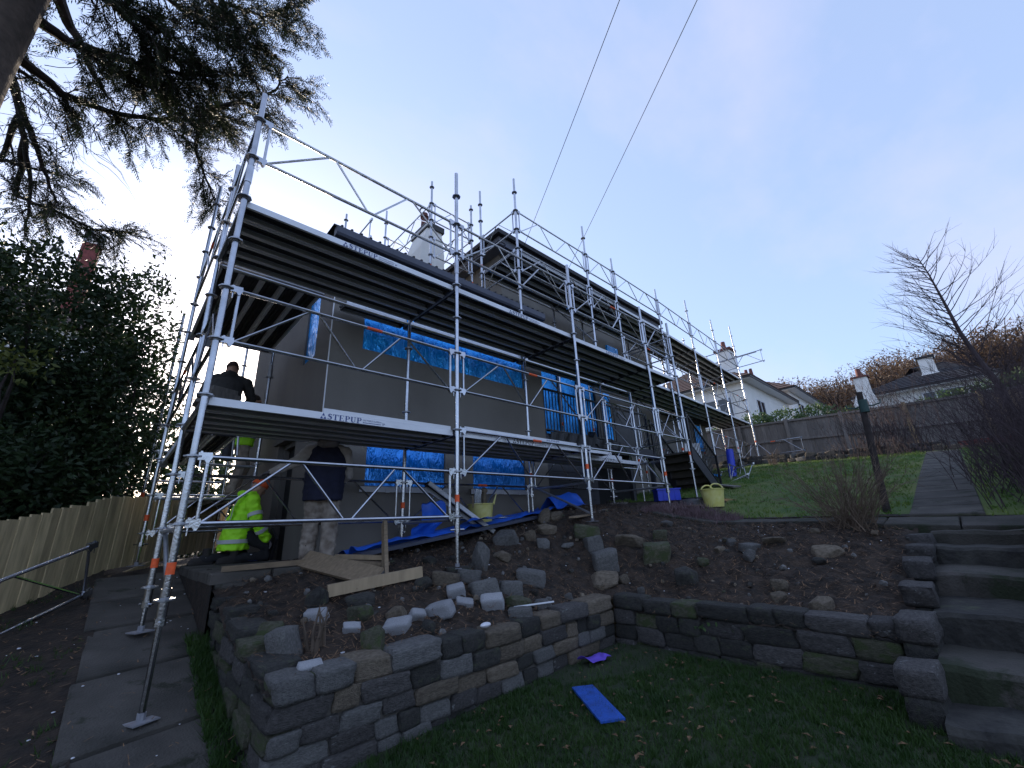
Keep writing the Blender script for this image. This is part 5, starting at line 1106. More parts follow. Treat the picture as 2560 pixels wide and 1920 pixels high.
# 1. standing man in navy body warmer, back to us, left arm reaching to the scaffold tube
P = Fig((1.42, 1.18, -3.42), 68, .93)
pA = thing('person', 'man standing with his back turned in navy body warmer and plaster-spattered trousers', 'person', (1.42, 1.18, -3.42))
tr = MB(); slab_torso(tr, P, [(-.02, .86, .13, .19), (0, .78, .13, .185), (0, .70, .10, .16)])
LL, LR = [P(0, -.085, .80), P(.03, -.10, .46), P(-.03, -.115, .09)], [P(0, .085, .80), P(-.03, .10, .46), P(-.09, .10, .09)]
limb(tr, LL, [.112, .092, .082]); limb(tr, LR, [.112, .092, .082]); remesh(tr, 'trousers', 'cloth_work', pA, .012, 4, .016, 13, 3)
boot(pA, P(-.03, -.115, 0), P.f+P.r*-.3); boot(pA, P(-.09, .10, 0), P.f+P.r*.2)
hs = P(-.01, -.20, 1.34); el = Vector((1.09, 1.20, -2.31)); wr_ = Vector((.88, 1.30, -2.42)); rs = P(-.01, .21, 1.33); re = P(.12, .26, 1.05); rw = P(.30, .14, .92)
sl = MB(); slab_torso(sl, P, [(0, 1.0, .10, .17), (0, 1.30, .10, .17), (0, 1.40, .07, .12)]); limb(sl, [P(0, -.14, 1.36), hs, el, wr_], [.075, .082, .062, .045]); limb(sl, [P(0, .14, 1.36), rs, re, rw], [.075, .08, .062, .046])
remesh(sl, 'shirt', 'cloth_dusty', pA, .013, 5, .009, 12, 7)
vt = MB(); slab_torso(vt, P, [(-.03, .72, .165, .215), (-.02, .80, .172, .225), (0, 1.02, .165, .225), (.0, 1.22, .155, .235), (0, 1.36, .125, .20), (.01, 1.43, .08, .12)])
remesh(vt, 'body_warmer', 'vest_navy', pA, .012, 4, .013, 10, 11)
hd = MB(); hd.ell(P(-.03, 0, 1.44), (.13, .15, .075), 14, 9); hd.ell(P(.06, 0, 1.50), (.12, .105, .10), 14, 9); remesh(hd, 'hood', 'hood_grey', pA, .012, 4, .008, 12, 2)
head(pA, P(.15, 0, 1.55), P.f*.8+Vector((0, 0, -.6)), P.f*.6+Vector((0, 0, .8)))
g = MB(); hand(g, wr_, (-.75, .4, -.25), (0, 0, -1), .9, 1); remesh(g, 'hand', 'glove', pA, .006, 2)
g = MB(); hand(g, rw, P.f*.4+Vector((0, 0, -.9)), -P.r, .9, -1); remesh(g, 'hand', 'glove', pA, .006, 2)
tw_ = thing('trowel', 'small steel trowel in the standing man\'s right hand', 'trowel', tuple(rw)); MB().tube(rw+P.f*.05+Vector((0, 0, -.06)), rw+P.f*.09+Vector((0, 0, -.24)), .012, 8).build('handle', 'wood_plank', tw_); MB().obox(rw+P.f*.10+Vector((0, 0, -.30)), (.10, .11, .006), Matrix.Rotation(.3, 3, 'Y')).build('blade', 'galv', tw_)

# 2. kneeling man in yellow-green jacket and orange hat
K = Fig((1.0, 2.95, -3.43), 3)
pB = thing('person', 'man kneeling in a bright yellow hi-vis jacket and orange knitted hat', 'person', (1.0, 2.95, -3.43))
tr = MB(); slab_torso(tr, K, [(-.06, .30, .14, .18), (-.04, .44, .13, .17)])
limb(tr, [K(-.02, -.09, .36), K(.06, -.11, .09), K(-.36, -.11, .07)], [.10, .082, .062]); limb(tr, [K(-.02, .09, .36), K(.30, .12, .20), K(.30, .12, .06), K(-.06, .13, .06)], [.10, .085, .075, .06])
remesh(tr, 'trousers', 'trouser_dark', pB, .013, 5, .008, 11, 5)
boot(pB, K(-.34, -.11, 0), -K.f); boot(pB, K(-.08, .13, 0), -K.f)
jk = MB(); slab_torso(jk, K, [(-.08, .16, .185, .205), (-.07, .34, .175, .205), (-.04, .54, .165, .205), (.0, .70, .16, .22), (.03, .82, .13, .19), (.07, .90, .08, .10)])
kls, kle, klw = K(.02, -.22, .78), K(.07, -.29, .52), K(.23, -.24, .38); krs, kre, krw = K(.02, .22, .78), K(.08, .30, .50), K(.24, .25, .30)
limb(jk, [K(.02, -.12, .80), kls, kle, klw], [.085, .092, .078, .066]); limb(jk, [K(.02, .12, .80), krs, kre, krw], [.085, .092, .078, .066])
jk.path([K(.00, -.12, .875), K(-.08, 0, .89), K(.00, .12, .875), K(.09, .06, .90)], [.045, .05, .045, .035], 8)
remesh(jk, 'jacket', 'hivis', pB, .011, 3, .017, 11, 9)
strip_ring(pB, K, -.055, .46, .182, .22, .05); strip_ring(pB, K, -.078, .27, .196, .218, .05)
for a_, b_ in ((kls, kle), (krs, kre)): limb_band(pB, a_, b_, .62, .092, .05)
for a_, b_ in ((kle, klw), (kre, krw)): limb_band(pB, a_, b_, .45, .083, .05)
for s in (-1, 1):
    m = MB(); pts = [(-.20, .46), (-.175, .60), (-.165, .72), (-.12, .82), (-.02, .885)]
    for (f0, u0), (f1, u1) in zip(pts[:-1], pts[1:]): m.add([K(f0-.012, s*.10, u0), K(f0-.012, s*.15, u0), K(f1-.012, s*.15, u1), K(f1-.012, s*.10, u1)], [(0, 1, 2, 3)])
    m.build('reflective_band', 'reflective', pB)
hc = K(.13, 0, .985); Mh = head(pB, hc, K.f*.85+Vector((0, 0, -.5)), K.f*.5+Vector((0, 0, .85))); beanie(pB, hc, Mh, 'knit_orange')
for w_, sd_ in ((klw, 1), (krw, -1)):
    g = MB(); hand(g, w_, K.f*.6+Vector((0, 0, -.75)), -K.f*.4+Vector((0, 0, -.6)), .7, sd_); remesh(g, 'hand', 'glove', pB, .006, 2)
tag(MB().obox(K(.36, .12, .22), (.03, .34, .30), Matrix.Rotation(.5, 3, 'X')).build('rubble_sack', 'black_sheet'), 'black plastic sheet on the knees of the kneeling man', 'sheet')

# 3. man in dark clothes on the lower deck by the white gap
Q = Fig((.61, 3.5, -2.0), 75, .93)
pC = thing('person', 'man in dark jacket and knitted hat leaning forward on the lower deck against the glare', 'person', (.60, 3.45, -2.0))
tr = MB(); slab_torso(tr, Q, [(-.10, .98, .13, .18), (-.08, .84, .13, .18)]); limb(tr, [Q(-.08, -.10, .86), Q(.05, -.13, .48), Q(-.04, -.14, .1)], [.105, .082, .07]); limb(tr, [Q(-.08, .10, .86), Q(.07, .13, .48), Q(-.02, .14, .1)], [.105, .082, .07]); remesh(tr, 'trousers', 'trouser_dark', pC, .014, 5, .008, 10, 3)
boot(pC, Q(-.04, -.14, 0), Q.f); boot(pC, Q(-.02, .14, 0), Q.f)
jk = MB(); slab_torso(jk, Q, [(-.12, .80, .17, .22), (-.10, 1.0, .165, .22), (-.02, 1.20, .16, .22), (.07, 1.36, .14, .22), (.12, 1.45, .09, .12)])
limb(jk, [Q(.08, -.14, 1.38), Q(.08, -.24, 1.34), Q(.14, -.33, 1.08), Q(.33, -.24, .98)], [.085, .09, .075, .058]); limb(jk, [Q(.08, .14, 1.38), Q(.08, .24, 1.34), Q(.14, .33, 1.08), Q(.34, .22, .96)], [.085, .09, .075, .058])
jk.path([Q(.04, -.1, 1.44), Q(-.02, 0, 1.46), Q(.04, .1, 1.44)], [.05, .06, .05], 8); remesh(jk, 'jacket', 'jacket_dark', pC, .014, 5, .010, 9, 4)
hc = Q(.18, 0, 1.59); Mh = head(pC, hc, Q.f+Vector((0, 0, -.35)), Vector((0, 0, 1))); beanie(pC, hc, Mh, 'knit_dark')
for w_, sd_ in ((Q(.33, -.24, .98), 1), (Q(.34, .22, .96), -1)):
    g = MB(); hand(g, w_, Q.f+Vector((0, 0, -.3)), (0, 0, -1), .8, sd_); remesh(g, 'hand', 'skin', pC, .006, 2)

# 4. man in hi-vis waistcoat on the low platform behind, head above the deck
W_ = Fig((1.04, 3.98, -2.5), 5)
pD = thing('person', 'man in hi-vis waistcoat and dusty trousers on the low platform behind the decks', 'person', (1.04, 3.98, -2.5))
tr = MB(); slab_torso(tr, W_, [(-.04, .98, .13, .18), (-.03, .84, .13, .18)]); limb(tr, [W_(-.03, -.10, .86), W_(.10, -.12, .48), W_(-.02, -.13, .1)], [.105, .082, .07]); limb(tr, [W_(-.03, .10, .86), W_(-.02, .12, .48), W_(-.12, .13, .1)], [.105, .082, .07]); remesh(tr, 'trousers', 'cloth_work', pD, .014, 5, .010, 11, 13)
boot(pD, W_(-.02, -.13, 0), W_.f, 'stone_brown'); boot(pD, W_(-.12, .13, 0), W_.f, 'stone_brown')
sl = MB(); slab_torso(sl, W_, [(-.03, .92, .135, .19), (0, 1.15, .13, .19), (.02, 1.36, .11, .17), (.03, 1.44, .07, .09)]); limb(sl, [W_(0, -.13, 1.38), W_(.0, -.23, 1.34), W_(.12, -.30, 1.08), W_(.32, -.22, 1.15)], [.075, .08, .06, .045]); limb(sl, [W_(0, .13, 1.38), W_(0, .23, 1.34), W_(.12, .30, 1.08), W_(.32, .2, 1.2)], [.075, .08, .06, .045]); remesh(sl, 'jumper', 'jacket_dark', pD, .014, 5, .008, 10, 6)
vt = MB(); slab_torso(vt, W_, [(-.04, .80, .17, .22), (-.03, .92, .165, .22), (0, 1.15, .15, .215), (.02, 1.36, .125, .19), (.02, 1.43, .09, .13)]); remesh(vt, 'waistcoat', 'hivis', pD, .014, 5, .010, 9, 21)
strip_ring(pD, W_, -.03, .95, .182, .235, .05)
head(pD, W_(.06, 0, 1.60), W_.f, (0, 0, 1)); hm = MB(); hm.ell(W_(.045, 0, 1.64), (.105, .085, .085), 14, 8); hm.build('hair', 'hair', pD, True)
for w_, sd_ in ((W_(.32, -.22, 1.15), 1), (W_(.32, .2, 1.2), -1)):
    g = MB(); hand(g, w_, W_.f, (0, 0, -1), .6, sd_); remesh(g, 'hand', 'glove', pD, .006, 2)
# ------------------------------------------------------------------ trees and shrubs
def rv(r_, s=1.0): return Vector((r_.gauss(0, s), r_.gauss(0, s), r_.gauss(0, s)))
class Leaves:
    def __init__(s): s.v = []; s.n = []
    def quad(s, p, d, n, l, w):
        x = d.cross(n); x = x.normalized()*w if x.length > 1e-6 else Vector((w, 0, 0))
        k = len(s.v); s.v += [p, p+d*(l*.45)+x, p+d*l, p+d*(l*.45)-x]; s.n.append((k, k+1, k+2, k+3))
    def build(s, name, mt, parent, kind=None):
        m = MB(); m.v = [tuple(q) for q in s.v]; m.f = s.n; m.m = [0]*len(s.n); return m.build(name, mt, parent, fix=False, kind=kind)
LIMBS = {'A': [(-2.5, 2.35, 3.2), (-2.17, 2.59, 3.31), (-1.81, 2.74, 3.38), (-1.39, 2.89, 3.45), (-1.0, 3.04, 3.63), (-0.49, 3.22, 3.75)],
'B': [(-1.84, 2.71, 3.4), (-1.4, 2.53, 3.39), (-1.01, 2.41, 3.41), (-0.59, 2.28, 3.57), (0.03, 2.05, 3.9)],
'C': [(-2.55, 2.5, 2.9), (-2.5, 3.2, 3.2), (-2.05, 3.53, 3.2), (-1.57, 3.64, 3.33), (-1.05, 3.7, 3.64), (-0.51, 3.67, 4.01), (-0.18, 3.53, 4.3)],
'D': [(-2.5, 2.4, 4.6), (-2.2, 3.23, 4.24), (-1.98, 3.38, 3.99), (-1.75, 3.56, 3.7), (-1.51, 3.65, 3.49)],
'E': [(-2.5, 2.2, 3.9), (-1.64, 1.89, 3.54), (-1.39, 1.98, 3.5), (-1.06, 2.22, 3.6), (-0.82, 2.33, 3.64)],
'F': [(-2.55, 2.6, 3.6), (-2.63, 3.83, 3.46), (-2.53, 4.09, 3.18), (-2.41, 4.41, 2.79), (-2.25, 4.93, 2.22), (-2.2, 5.2, 1.6)],
'G': [(-2.53, 4.09, 3.18), (-2.29, 4.31, 2.79), (-2.08, 4.53, 2.34), (-1.89, 4.74, 2.05)],
'H': [(-2.5, 3.0, 3.1), (-2.46, 3.43, 3.2), (-2.29, 3.69, 3.27), (-2.09, 3.93, 3.34)],
'I': [(-2.5, 2.2, 5.0), (-0.99, 1.58, 4.4), (-0.57, 1.6, 4.4), (-0.05, 1.53, 4.57), (0.27, 1.17, 4.8)],
'J': [(-0.49, 3.22, 3.75), (-0.14, 2.77, 3.93), (0.18, 2.67, 4.0), (0.34, 2.38, 4.25), (0.48, 2.15, 4.43)],
'K': [(-2.5, 2.2, 4.3), (-1.42, 1.69, 4.01), (-1.0, 1.76, 4.0), (-0.54, 1.84, 4.09), (-0.15, 1.83, 4.22)],
'L': [(-0.51, 3.67, 4.01), (-0.48, 4.05, 3.73), (-0.2, 4.4, 3.45), (0.07, 4.73, 3.17)],
'M': [(-2.5, 4.2, 3.0), (-2.69, 5.01, 2.69), (-2.37, 5.04, 2.77), (-2.04, 5.06, 2.84)],
'N': [(-2.4, 4.4, 2.8), (-2.5, 5.5, 2.42), (-2.21, 5.78, 2.59), (-1.6, 6.01, 2.54), (-1.09, 6.05, 2.76)],
'O': [(-2.5, 2.1, 3.5), (-1.75, 1.82, 3.44), (-1.33, 1.91, 3.57), (-0.91, 2.02, 3.65)]}
r = random.Random(33)
con = thing('conifer_tree', 'big dark conifer with drooping needled branches behind the scaffold end', 'tree', (-2.55, 2.3, -4.1))
MB().path([(-2.55, 2.3, -4.2), (-2.52, 2.3, -1), (-2.55, 2.35, 2), (-2.5, 2.3, 4), (-2.45, 2.25, 7), (-2.4, 2.2, 10)], [.46, .40, .37, .34, .26, .15], 14).build('trunk', 'bark', con, True)
NL = Leaves(); TW_ = MB()
def frond(p, d, L_):
    """flat needled spray that droops towards its tip"""
    q = Vector(p); d = Vector(d).normalized(); n = max(4, int(L_/.035)); pts = [q.copy()]
    for k in range(n):
        d = (d+Vector((0, 0, -.05))+rv(r, .06)).normalized(); q = q+d*(L_/n); pts.append(q.copy())
        sd = d.cross(Vector((0, 0, 1))); sd = sd.normalized() if sd.length > .1 else Vector((1, 0, 0))
        for s in (-1, 1):
            dd = (sd*s*r.uniform(.6, 1)+d*.8+Vector((0, 0, r.uniform(-.35, .15)))).normalized(); NL.quad(q, dd, Vector((0, 0, 1))+rv(r, .35), r.uniform(.045, .10)*(1.1-.5*k/n), .0065)
    TW_.path([pts[0], pts[len(pts)//2], pts[-1]], [.004, .003, .001], 3)
dens = {'A': .75, 'B': .95, 'C': .9, 'D': .15, 'E': .7, 'F': .12, 'G': .35, 'H': .35, 'I': .6, 'J': .7, 'K': .75, 'L': .65, 'M': .3, 'N': .7, 'O': .6}
for nm, pts in LIMBS.items():
    P_ = [Vector(p) for p in pts]; n = len(P_); r0 = {'A': .09, 'C': .085, 'D': .10, 'F': .085, 'B': .06, 'E': .055, 'G': .055}.get(nm, .045)
    fine = []
    for i in range(n-1):
        for t in np.linspace(0, 1, 4, endpoint=False): fine.append(P_[i].lerp(P_[i+1], t)+rv(r, .012))
    fine.append(P_[-1]); MB().path(fine, [lerp(r0, .010, (k/(len(fine)-1))**.8) for k in range(len(fine))], 8).build('limb', 'bark_dark', con, True)
    tot = sum((P_[i+1]-P_[i]).length for i in range(n-1)); ns = int(tot*23*dens[nm])
    for k in range(ns):
        u = r.random()**.75 if nm not in 'FD' else r.random(); f_ = u*(n-1); i = min(n-2, int(f_)); p = P_[i].lerp(P_[i+1], f_-i); ax = (P_[i+1]-P_[i]).normalized()
        if nm in 'ACD' and u < .28: continue
        d = (ax*.55+rv(r, .6)+Vector((.25, -.05, -.15))).normalized(); Ls = r.uniform(.25, .75)
        q = p.copy(); bp = [q.copy()]
        for s in range(5):
            d = (d+Vector((0, 0, -.13))+rv(r, .10)).normalized(); q = q+d*(Ls/5); bp.append(q.copy())
            for _ in range(3): frond(q, d+rv(r, .55), r.uniform(.12, .30))
        TW_.path(bp, [.011, .009, .007, .005, .004, .002], 4)
        frond(q, d, .3)
for k in range(60):   # bare dead twigs below the crown
    p = Vector((r.uniform(-2.6, -1.6), r.uniform(3, 4.6), r.uniform(2.4, 3.4))); d = rv(r).normalized(); q = p.copy(); bp = [q.copy()]
    for s in range(6): d = (d+rv(r, .25)+Vector((.05, 0, -.1))).normalized(); q = q+d*.14; bp.append(q.copy())
    TW_.path(bp, [.006, .0055, .005, .004, .003, .002, .001], 3)
TW_.build('twigs', 'bark_dark', con, kind='stuff'); NL.build('needles', 'needle', con, kind='stuff')

def shrub(name, label, blobs, nleaf, mt, parent_loc, seed, leaf=(.07, .13), lw=.024, gap=.0, stems=10, cat='shrub', group=None, up=.2, bark='bark_dark', shell=.5, tips=0):
    t = thing(name, label, cat, parent_loc, group); g = random.Random(seed); Lv = Leaves(); tot = sum(b[3]*b[4]*b[5] for b in blobs); base = Vector(parent_loc); St = MB()
    for (cx, cy, cz, rx, ry, rz_) in blobs:
        k = int(nleaf*rx*ry*rz_/tot)
        c = Vector((cx, cy, cz))
        for i in range(k//5):
            d = rv(g).normalized(); rad = shell+(1-shell)*g.random()**.5; q = Vector((d.x*rx, d.y*ry, d.z*rz_))*rad; p = c+q
            if noise.noise(p*1.6+Vector((seed, 0, 0))) < gap-.5*(1 if True else 0)+.0 : continue
            ax = (q.normalized()+rv(g, .5)+Vector((0, 0, up))).normalized()
            for j in range(5):
                pp = p+rv(g, .05)+ax*(j*.035); dd = (ax*.6+rv(g, .6)+Vector((0, 0, -.15))).normalized(); Lv.quad(pp, dd, rv(g).normalized(), g.uniform(*leaf), g.uniform(.7, 1.2)*lw)
        for i in range(max(2, stems//len(blobs))):
            e = c+Vector((g.uniform(-.6, .6)*rx, g.uniform(-.6, .6)*ry, g.uniform(-.2, .8)*rz_)); b0 = base+Vector((g.uniform(-.25, .25), g.uniform(-.25, .25), 0))
            St.path([b0, b0.lerp(e, .5)+rv(g, .1), e], [.035, .02, .006], 5)
    for i in range(tips):
        b = blobs[g.randrange(len(blobs))]; p = Vector((b[0]+g.uniform(-.8, .8)*b[3], b[1]+g.uniform(-.6, .6)*b[4], b[2]+b[5]*g.uniform(.6, .9))); d = (Vector((0, 0, 1))+rv(g, .18)).normalized()
        for k in range(16):
            p = p+d*.045; dd = (rv(g)+d*.4).normalized(); Lv.quad(p, dd, rv(g).normalized(), g.uniform(*leaf), lw)
        St.path([p-d*.75, p], [.006, .002], 4)
    St.build('stems', bark, t); Lv.build('foliage', mt, t, kind='stuff'); return t
shrub('laurel_shrub', 'tall dense dark evergreen shrub rising behind the pale board fence', [(-1.85, 5.3, .15, .95, .8, 1.45), (-1.9, 5.6, -2.0, 1.0, .8, 1.3), (-1.15, 5.6, .25, .75, .7, 1.35), (-2.9, 5.4, -.2, .9, .8, 1.9), (-1.2, 5.4, -1.5, .8, .7, 1.1)], 32000, 'laurel', (-1.8, 5.5, -3.5), 3, tips=10)
shrub('laurel_shrub', 'dark evergreen shrub with sparse leafy tips against the white sky beside the scaffold', [(-.62, 5.9, .75, .55, .5, 1.15), (-.5, 6.0, -.8, .6, .6, 1.1), (-.75, 5.9, -2.2, .6, .6, 1.2), (-.1, 7.2, -.9, .6, .5, 1.0), (-.3, 7.3, -2.3, .7, .5, 1.2)], 13000, 'laurel', (-.6, 6.1, -3.4), 5, gap=.08, tips=30)
shrub('laurel_shrub', 'tall dark evergreen mass behind the other evergreens, leafy to the ground', [(-1.6, 7.0, -.2, 1.2, .6, 1.7), (-.75, 7.5, -.7, .9, .5, 1.5), (-2.9, 7.0, 0, 1.2, .6, 2.0), (-1.5, 7.2, -2.2, 1.4, .6, 1.3)], 16000, 'laurel', (-1.6, 7.1, -3.4), 9, tips=8)
shrub('laurel_shrub', 'low dark evergreen hedge added to block light at the end of the side passage', [(.2, 9.6, -2.3, 1.2, .6, 1.3), (1.3, 9.8, -2.6, 1.0, .6, 1.2), (-1.2, 9.4, -2.2, 1.2, .6, 1.4)], 9000, 'laurel', (.2, 9.6, -3.5), 6)  # hedge added to stop light coming through below the decks
shrub('laurel_shrub', 'evergreen shrub low behind the fence with a few yellowed leaves', [(-2.2, 4.0, -2.3, .9, .6, .8), (-1.5, 4.5, -2.4, .7, .5, .8), (-.9, 5.1, -2.4, .6, .4, .8)], 10000, 'laurel', (-2.0, 4.2, -3.7), 7)
shrub('laurel_sprig', 'small yellow-green leafy sprig in front of the dark evergreen shrubs', [(-1.62, 4.3, -.72, .18, .15, .14)], 160, 'laurel_yellow', (-1.65, 4.4, -1.6), 8, stems=2, cat='plant')
shrub('sun_block_trees', 'dark tree belt added to block the low sun far behind the side passage', [(-4, 15, -1, 3.0, 2, 3.3), (0, 16, -1.6, 3.2, 2, 3.0), (4, 17, -1.6, 3, 2, 3.0), (-9, 14, 0, 4, 3, 4), (-15, 12, 1, 5, 3, 5.0)], 14000, 'laurel', (0, 16, -4.5), 10, leaf=(.25, .5), lw=.11, cat='trees')  # tree belt added to keep low sun off the path
shrub('hedge', 'clipped evergreen hedge showing over the far fence beside the white bungalow', [(21.6, 2.3, .7, .6, .9, .65), (21.6, .9, .62, .6, .8, .68), (21.7, -.2, .55, .5, .8, .70), (21.6, -1.3, .30, .5, .6, .55), (21.6, 3.6, .6, .6, .8, .75)], 9000, 'hedge_green', (21.6, 1, -1.0), 12, leaf=(.10, .17), lw=.035, cat='hedge')
shrub('hedge', 'lower evergreen hedge showing over the far fence below the chimney house', [(21.6, -4.2, .35, .5, .8, .45), (21.6, -5.3, .40, .5, .8, .5), (21.6, -6.4, .45, .6, .9, .6), (21.6, -7.4, .6, .6, .9, .7)], 7000, 'hedge_green', (21.6, -5.5, -1.2), 14, leaf=(.10, .17), lw=.035, cat='hedge')
# bare twiggy growth
def twiggy(name, label, base, nst, h, spread, material, seed, lean=(0, 0), base_r=.1, r0=.008, sub=5, cat='bush', droop=0.0, segs=6, group=None):
    g = random.Random(seed); t = thing(name, label, cat, base, group); m = MB(); B = Vector(base)
    for i in range(nst):
        a = g.uniform(0, 6.28); q = B+Vector((g.gauss(0, base_r), g.gauss(0, base_r), -.03)); d = Vector((math.cos(a)*spread*g.random()+lean[0], math.sin(a)*spread*g.random()+lean[1], 1)).normalized(); hh = h*g.uniform(.55, 1.1); pts = [q.copy()]
        for k in range(segs): d = (d+rv(g, .12)+Vector((0, 0, -droop))).normalized(); q = q+d*(hh/segs); pts.append(q.copy())
        m.path(pts, [lerp(r0, r0*.2, k/segs) for k in range(segs+1)], 4)
        for s in range(sub):
            k = g.randrange(1, segs); p = pts[k].copy(); dd = ((pts[k+1]-pts[k]).normalized()+rv(g, .45)).normalized(); bp = [p.copy()]
            for _ in range(3): dd = (dd+rv(g, .15)).normalized(); p = p+dd*(hh*g.uniform(.05, .12)); bp.append(p.copy())
            m.path(bp, [r0*.4, r0*.3, r0*.2, r0*.1], 3)
    m.build('stems', material, t, kind='stuff'); return t
twiggy('bare_bush', 'leafless brown twiggy bush growing at the edge of the upper path', (6.36, -2.92, hz(6.36, -2.92)), 120, 1.15, 1.1, 'twig_tan', 4, r0=.0055, sub=8)
twiggy('bare_bush', 'leafless purplish bush standing against the far fence behind the clothes pole', (17.0, -2.6, hz(17, -2.6)), 130, 2.4, .45, 'twig_purple', 6, base_r=.5, r0=.009, sub=7)
for i, (x, y, h) in enumerate([(7.7, -4.85, 1.7), (8.8, -4.85, 2.1), (7.0, -5.2, 1.6), (9.8, -4.8, 2.2), (8.2, -5.4, 2.2), (10.8, -4.9, 2.3)]):
    twiggy('bare_thicket', 'dense dark leafless thicket of twigs bordering the garden path', (x, y, hz(x, y)), 115, h, .62, 'twig_purple', 20+i, base_r=.35, r0=.0055, sub=9, group='leafless thicket beside the path', lean=(0, .02))
twiggy('dry_stems', 'tuft of dry plant stems in the rockery near the far end of the scaffold', (16.9, .6, hz(16.9, .6)+.05), 40, .5, .6, 'twig_tan', 41, r0=.006)
twiggy('dry_stems', 'curly dead root tangle lying on a rock in the bed', (3.75, .52, -3.22), 26, .16, 1.2, 'twig_tan', 42, base_r=.16, r0=.006, droop=.35)
twiggy('dry_stems', 'small cut woody stump with broken stems in the soil bed', (.85, -.62, hz(.85, -.62)), 9, .30, .5, 'twig_tan', 43, base_r=.05, r0=.016, sub=2, segs=4)
twiggy('dry_stems', 'low scrubby dead stems under the balcony edge', (6.6, .55, hz(6.6, .55)), 24, .25, .9, 'bark_dark', 44, base_r=.15, r0=.007)
for i in range(5): twiggy('dry_stems', 'withered flower stems in the far border below the fence', (18.0+.2*(i % 2), .9-i*1.0, hz(18, .9-i)+.1), 14, .55, .5, 'twig_tan', 50+i, r0=.006, sub=3, group='withered stems in the far border')
# bare tree on the right
bt = thing('bare_tree', 'leafless young tree leaning towards the house above the thicket', 'tree', (12, -5.0, hz(12, -5)))
g = random.Random(77); TP = [Vector(p) for p in ((12, -5.0, -2.7), (12, -4.95, -2.0), (12, -4.93, -1.0), (12.0, -4.80, -.35), (12, -4.71, .29), (12, -4.67, 1.0), (12, -4.62, 1.75), (12, -4.55, 2.3))]
MB().path(TP, [.075, .068, .058, .046, .035, .024, .014, .004], 9).build('trunk', 'twig_purple', bt, True); m = MB()
for i in range(84):
    u = 1.8+5.0*(i/84); k = min(6, int(u)); p = TP[k].lerp(TP[k+1], u-k); a = g.uniform(0, 6.28); side = 1 if i % 3 else -1
    d = Vector((g.gauss(0, .4), side*g.uniform(.35, 1.0), g.uniform(.35, 1.0))).normalized(); Lb = lerp(2.1, .8, i/84)*g.uniform(.6, 1.15); q = p.copy(); pts = [q.copy()]
    for s in range(8): d = (d+rv(g, .07)+Vector((0, 0, .045))).normalized(); q = q+d*(Lb/8); pts.append(q.copy())
    m.path(pts, [lerp(.010, .001, s/8) for s in range(9)], 5)
    for _ in range(7):
        k2 = g.randrange(1, 8); p2 = pts[k2].copy(); dd = ((pts[k2+1]-pts[k2]).normalized()+rv(g, .4)+Vector((0, 0, .15))).normalized(); bp = [p2.copy()]
        for s in range(4): dd = (dd+rv(g, .10)).normalized(); p2 = p2+dd*Lb*g.uniform(.05, .09); bp.append(p2.copy())
        m.path(bp, [.0034, .0028, .002, .0015, .0008], 4)
m.build('branches', 'twig_purple', bt)
# heather mound
ht = thing('heather', 'low mound of faded purple heather at the lawn corner', 'plant', (6.95, -.75, hz(6.95, -.75))); Lv = Leaves(); g = random.Random(5)
for i in range(5200):
    y = g.uniform(-1.45, .05); x = 6.85+g.gauss(0, .20)+.0*y; e = 1-abs((y+.7)/.85)**2; h = .30*max(.15, e)*g.uniform(.4, 1.1); p = Vector((x, y, hz(x, y)-.02+h*g.random()*.8)); d = (Vector((g.gauss(0, .35), g.gauss(0, .35), 1))).normalized()
    Lv.quad(p, d, rv(g).normalized(), g.uniform(.05, .11), .004)
Lv.build('foliage', 'heather', ht, kind='stuff'); twm = MB()
for i in range(40):
    y = g.uniform(-1.3, -.1); x = 6.85+g.gauss(0, .15); twm.path([(x, y, hz(x, y)-.03), (x+g.gauss(0, .04), y+g.gauss(0, .04), hz(x, y)+.14)], [.006, .002], 4)
twm.build('stems', 'bark_dark', ht)
tag(Leaves.build((lambda L_: ([L_.quad(Vector((3.83+g.gauss(0, .02), -1.95+g.gauss(0, .14), -4.08+g.gauss(0, .03))), (Vector((-.6, 0, -.3))+rv(g, .5)).normalized(), rv(g).normalized(), .05, .018) for _ in range(60)], L_)[1])(Leaves()), 'wall_fern', 'hedge_green', None), 'small green fern sprouting from the dark stone wall', 'plant')
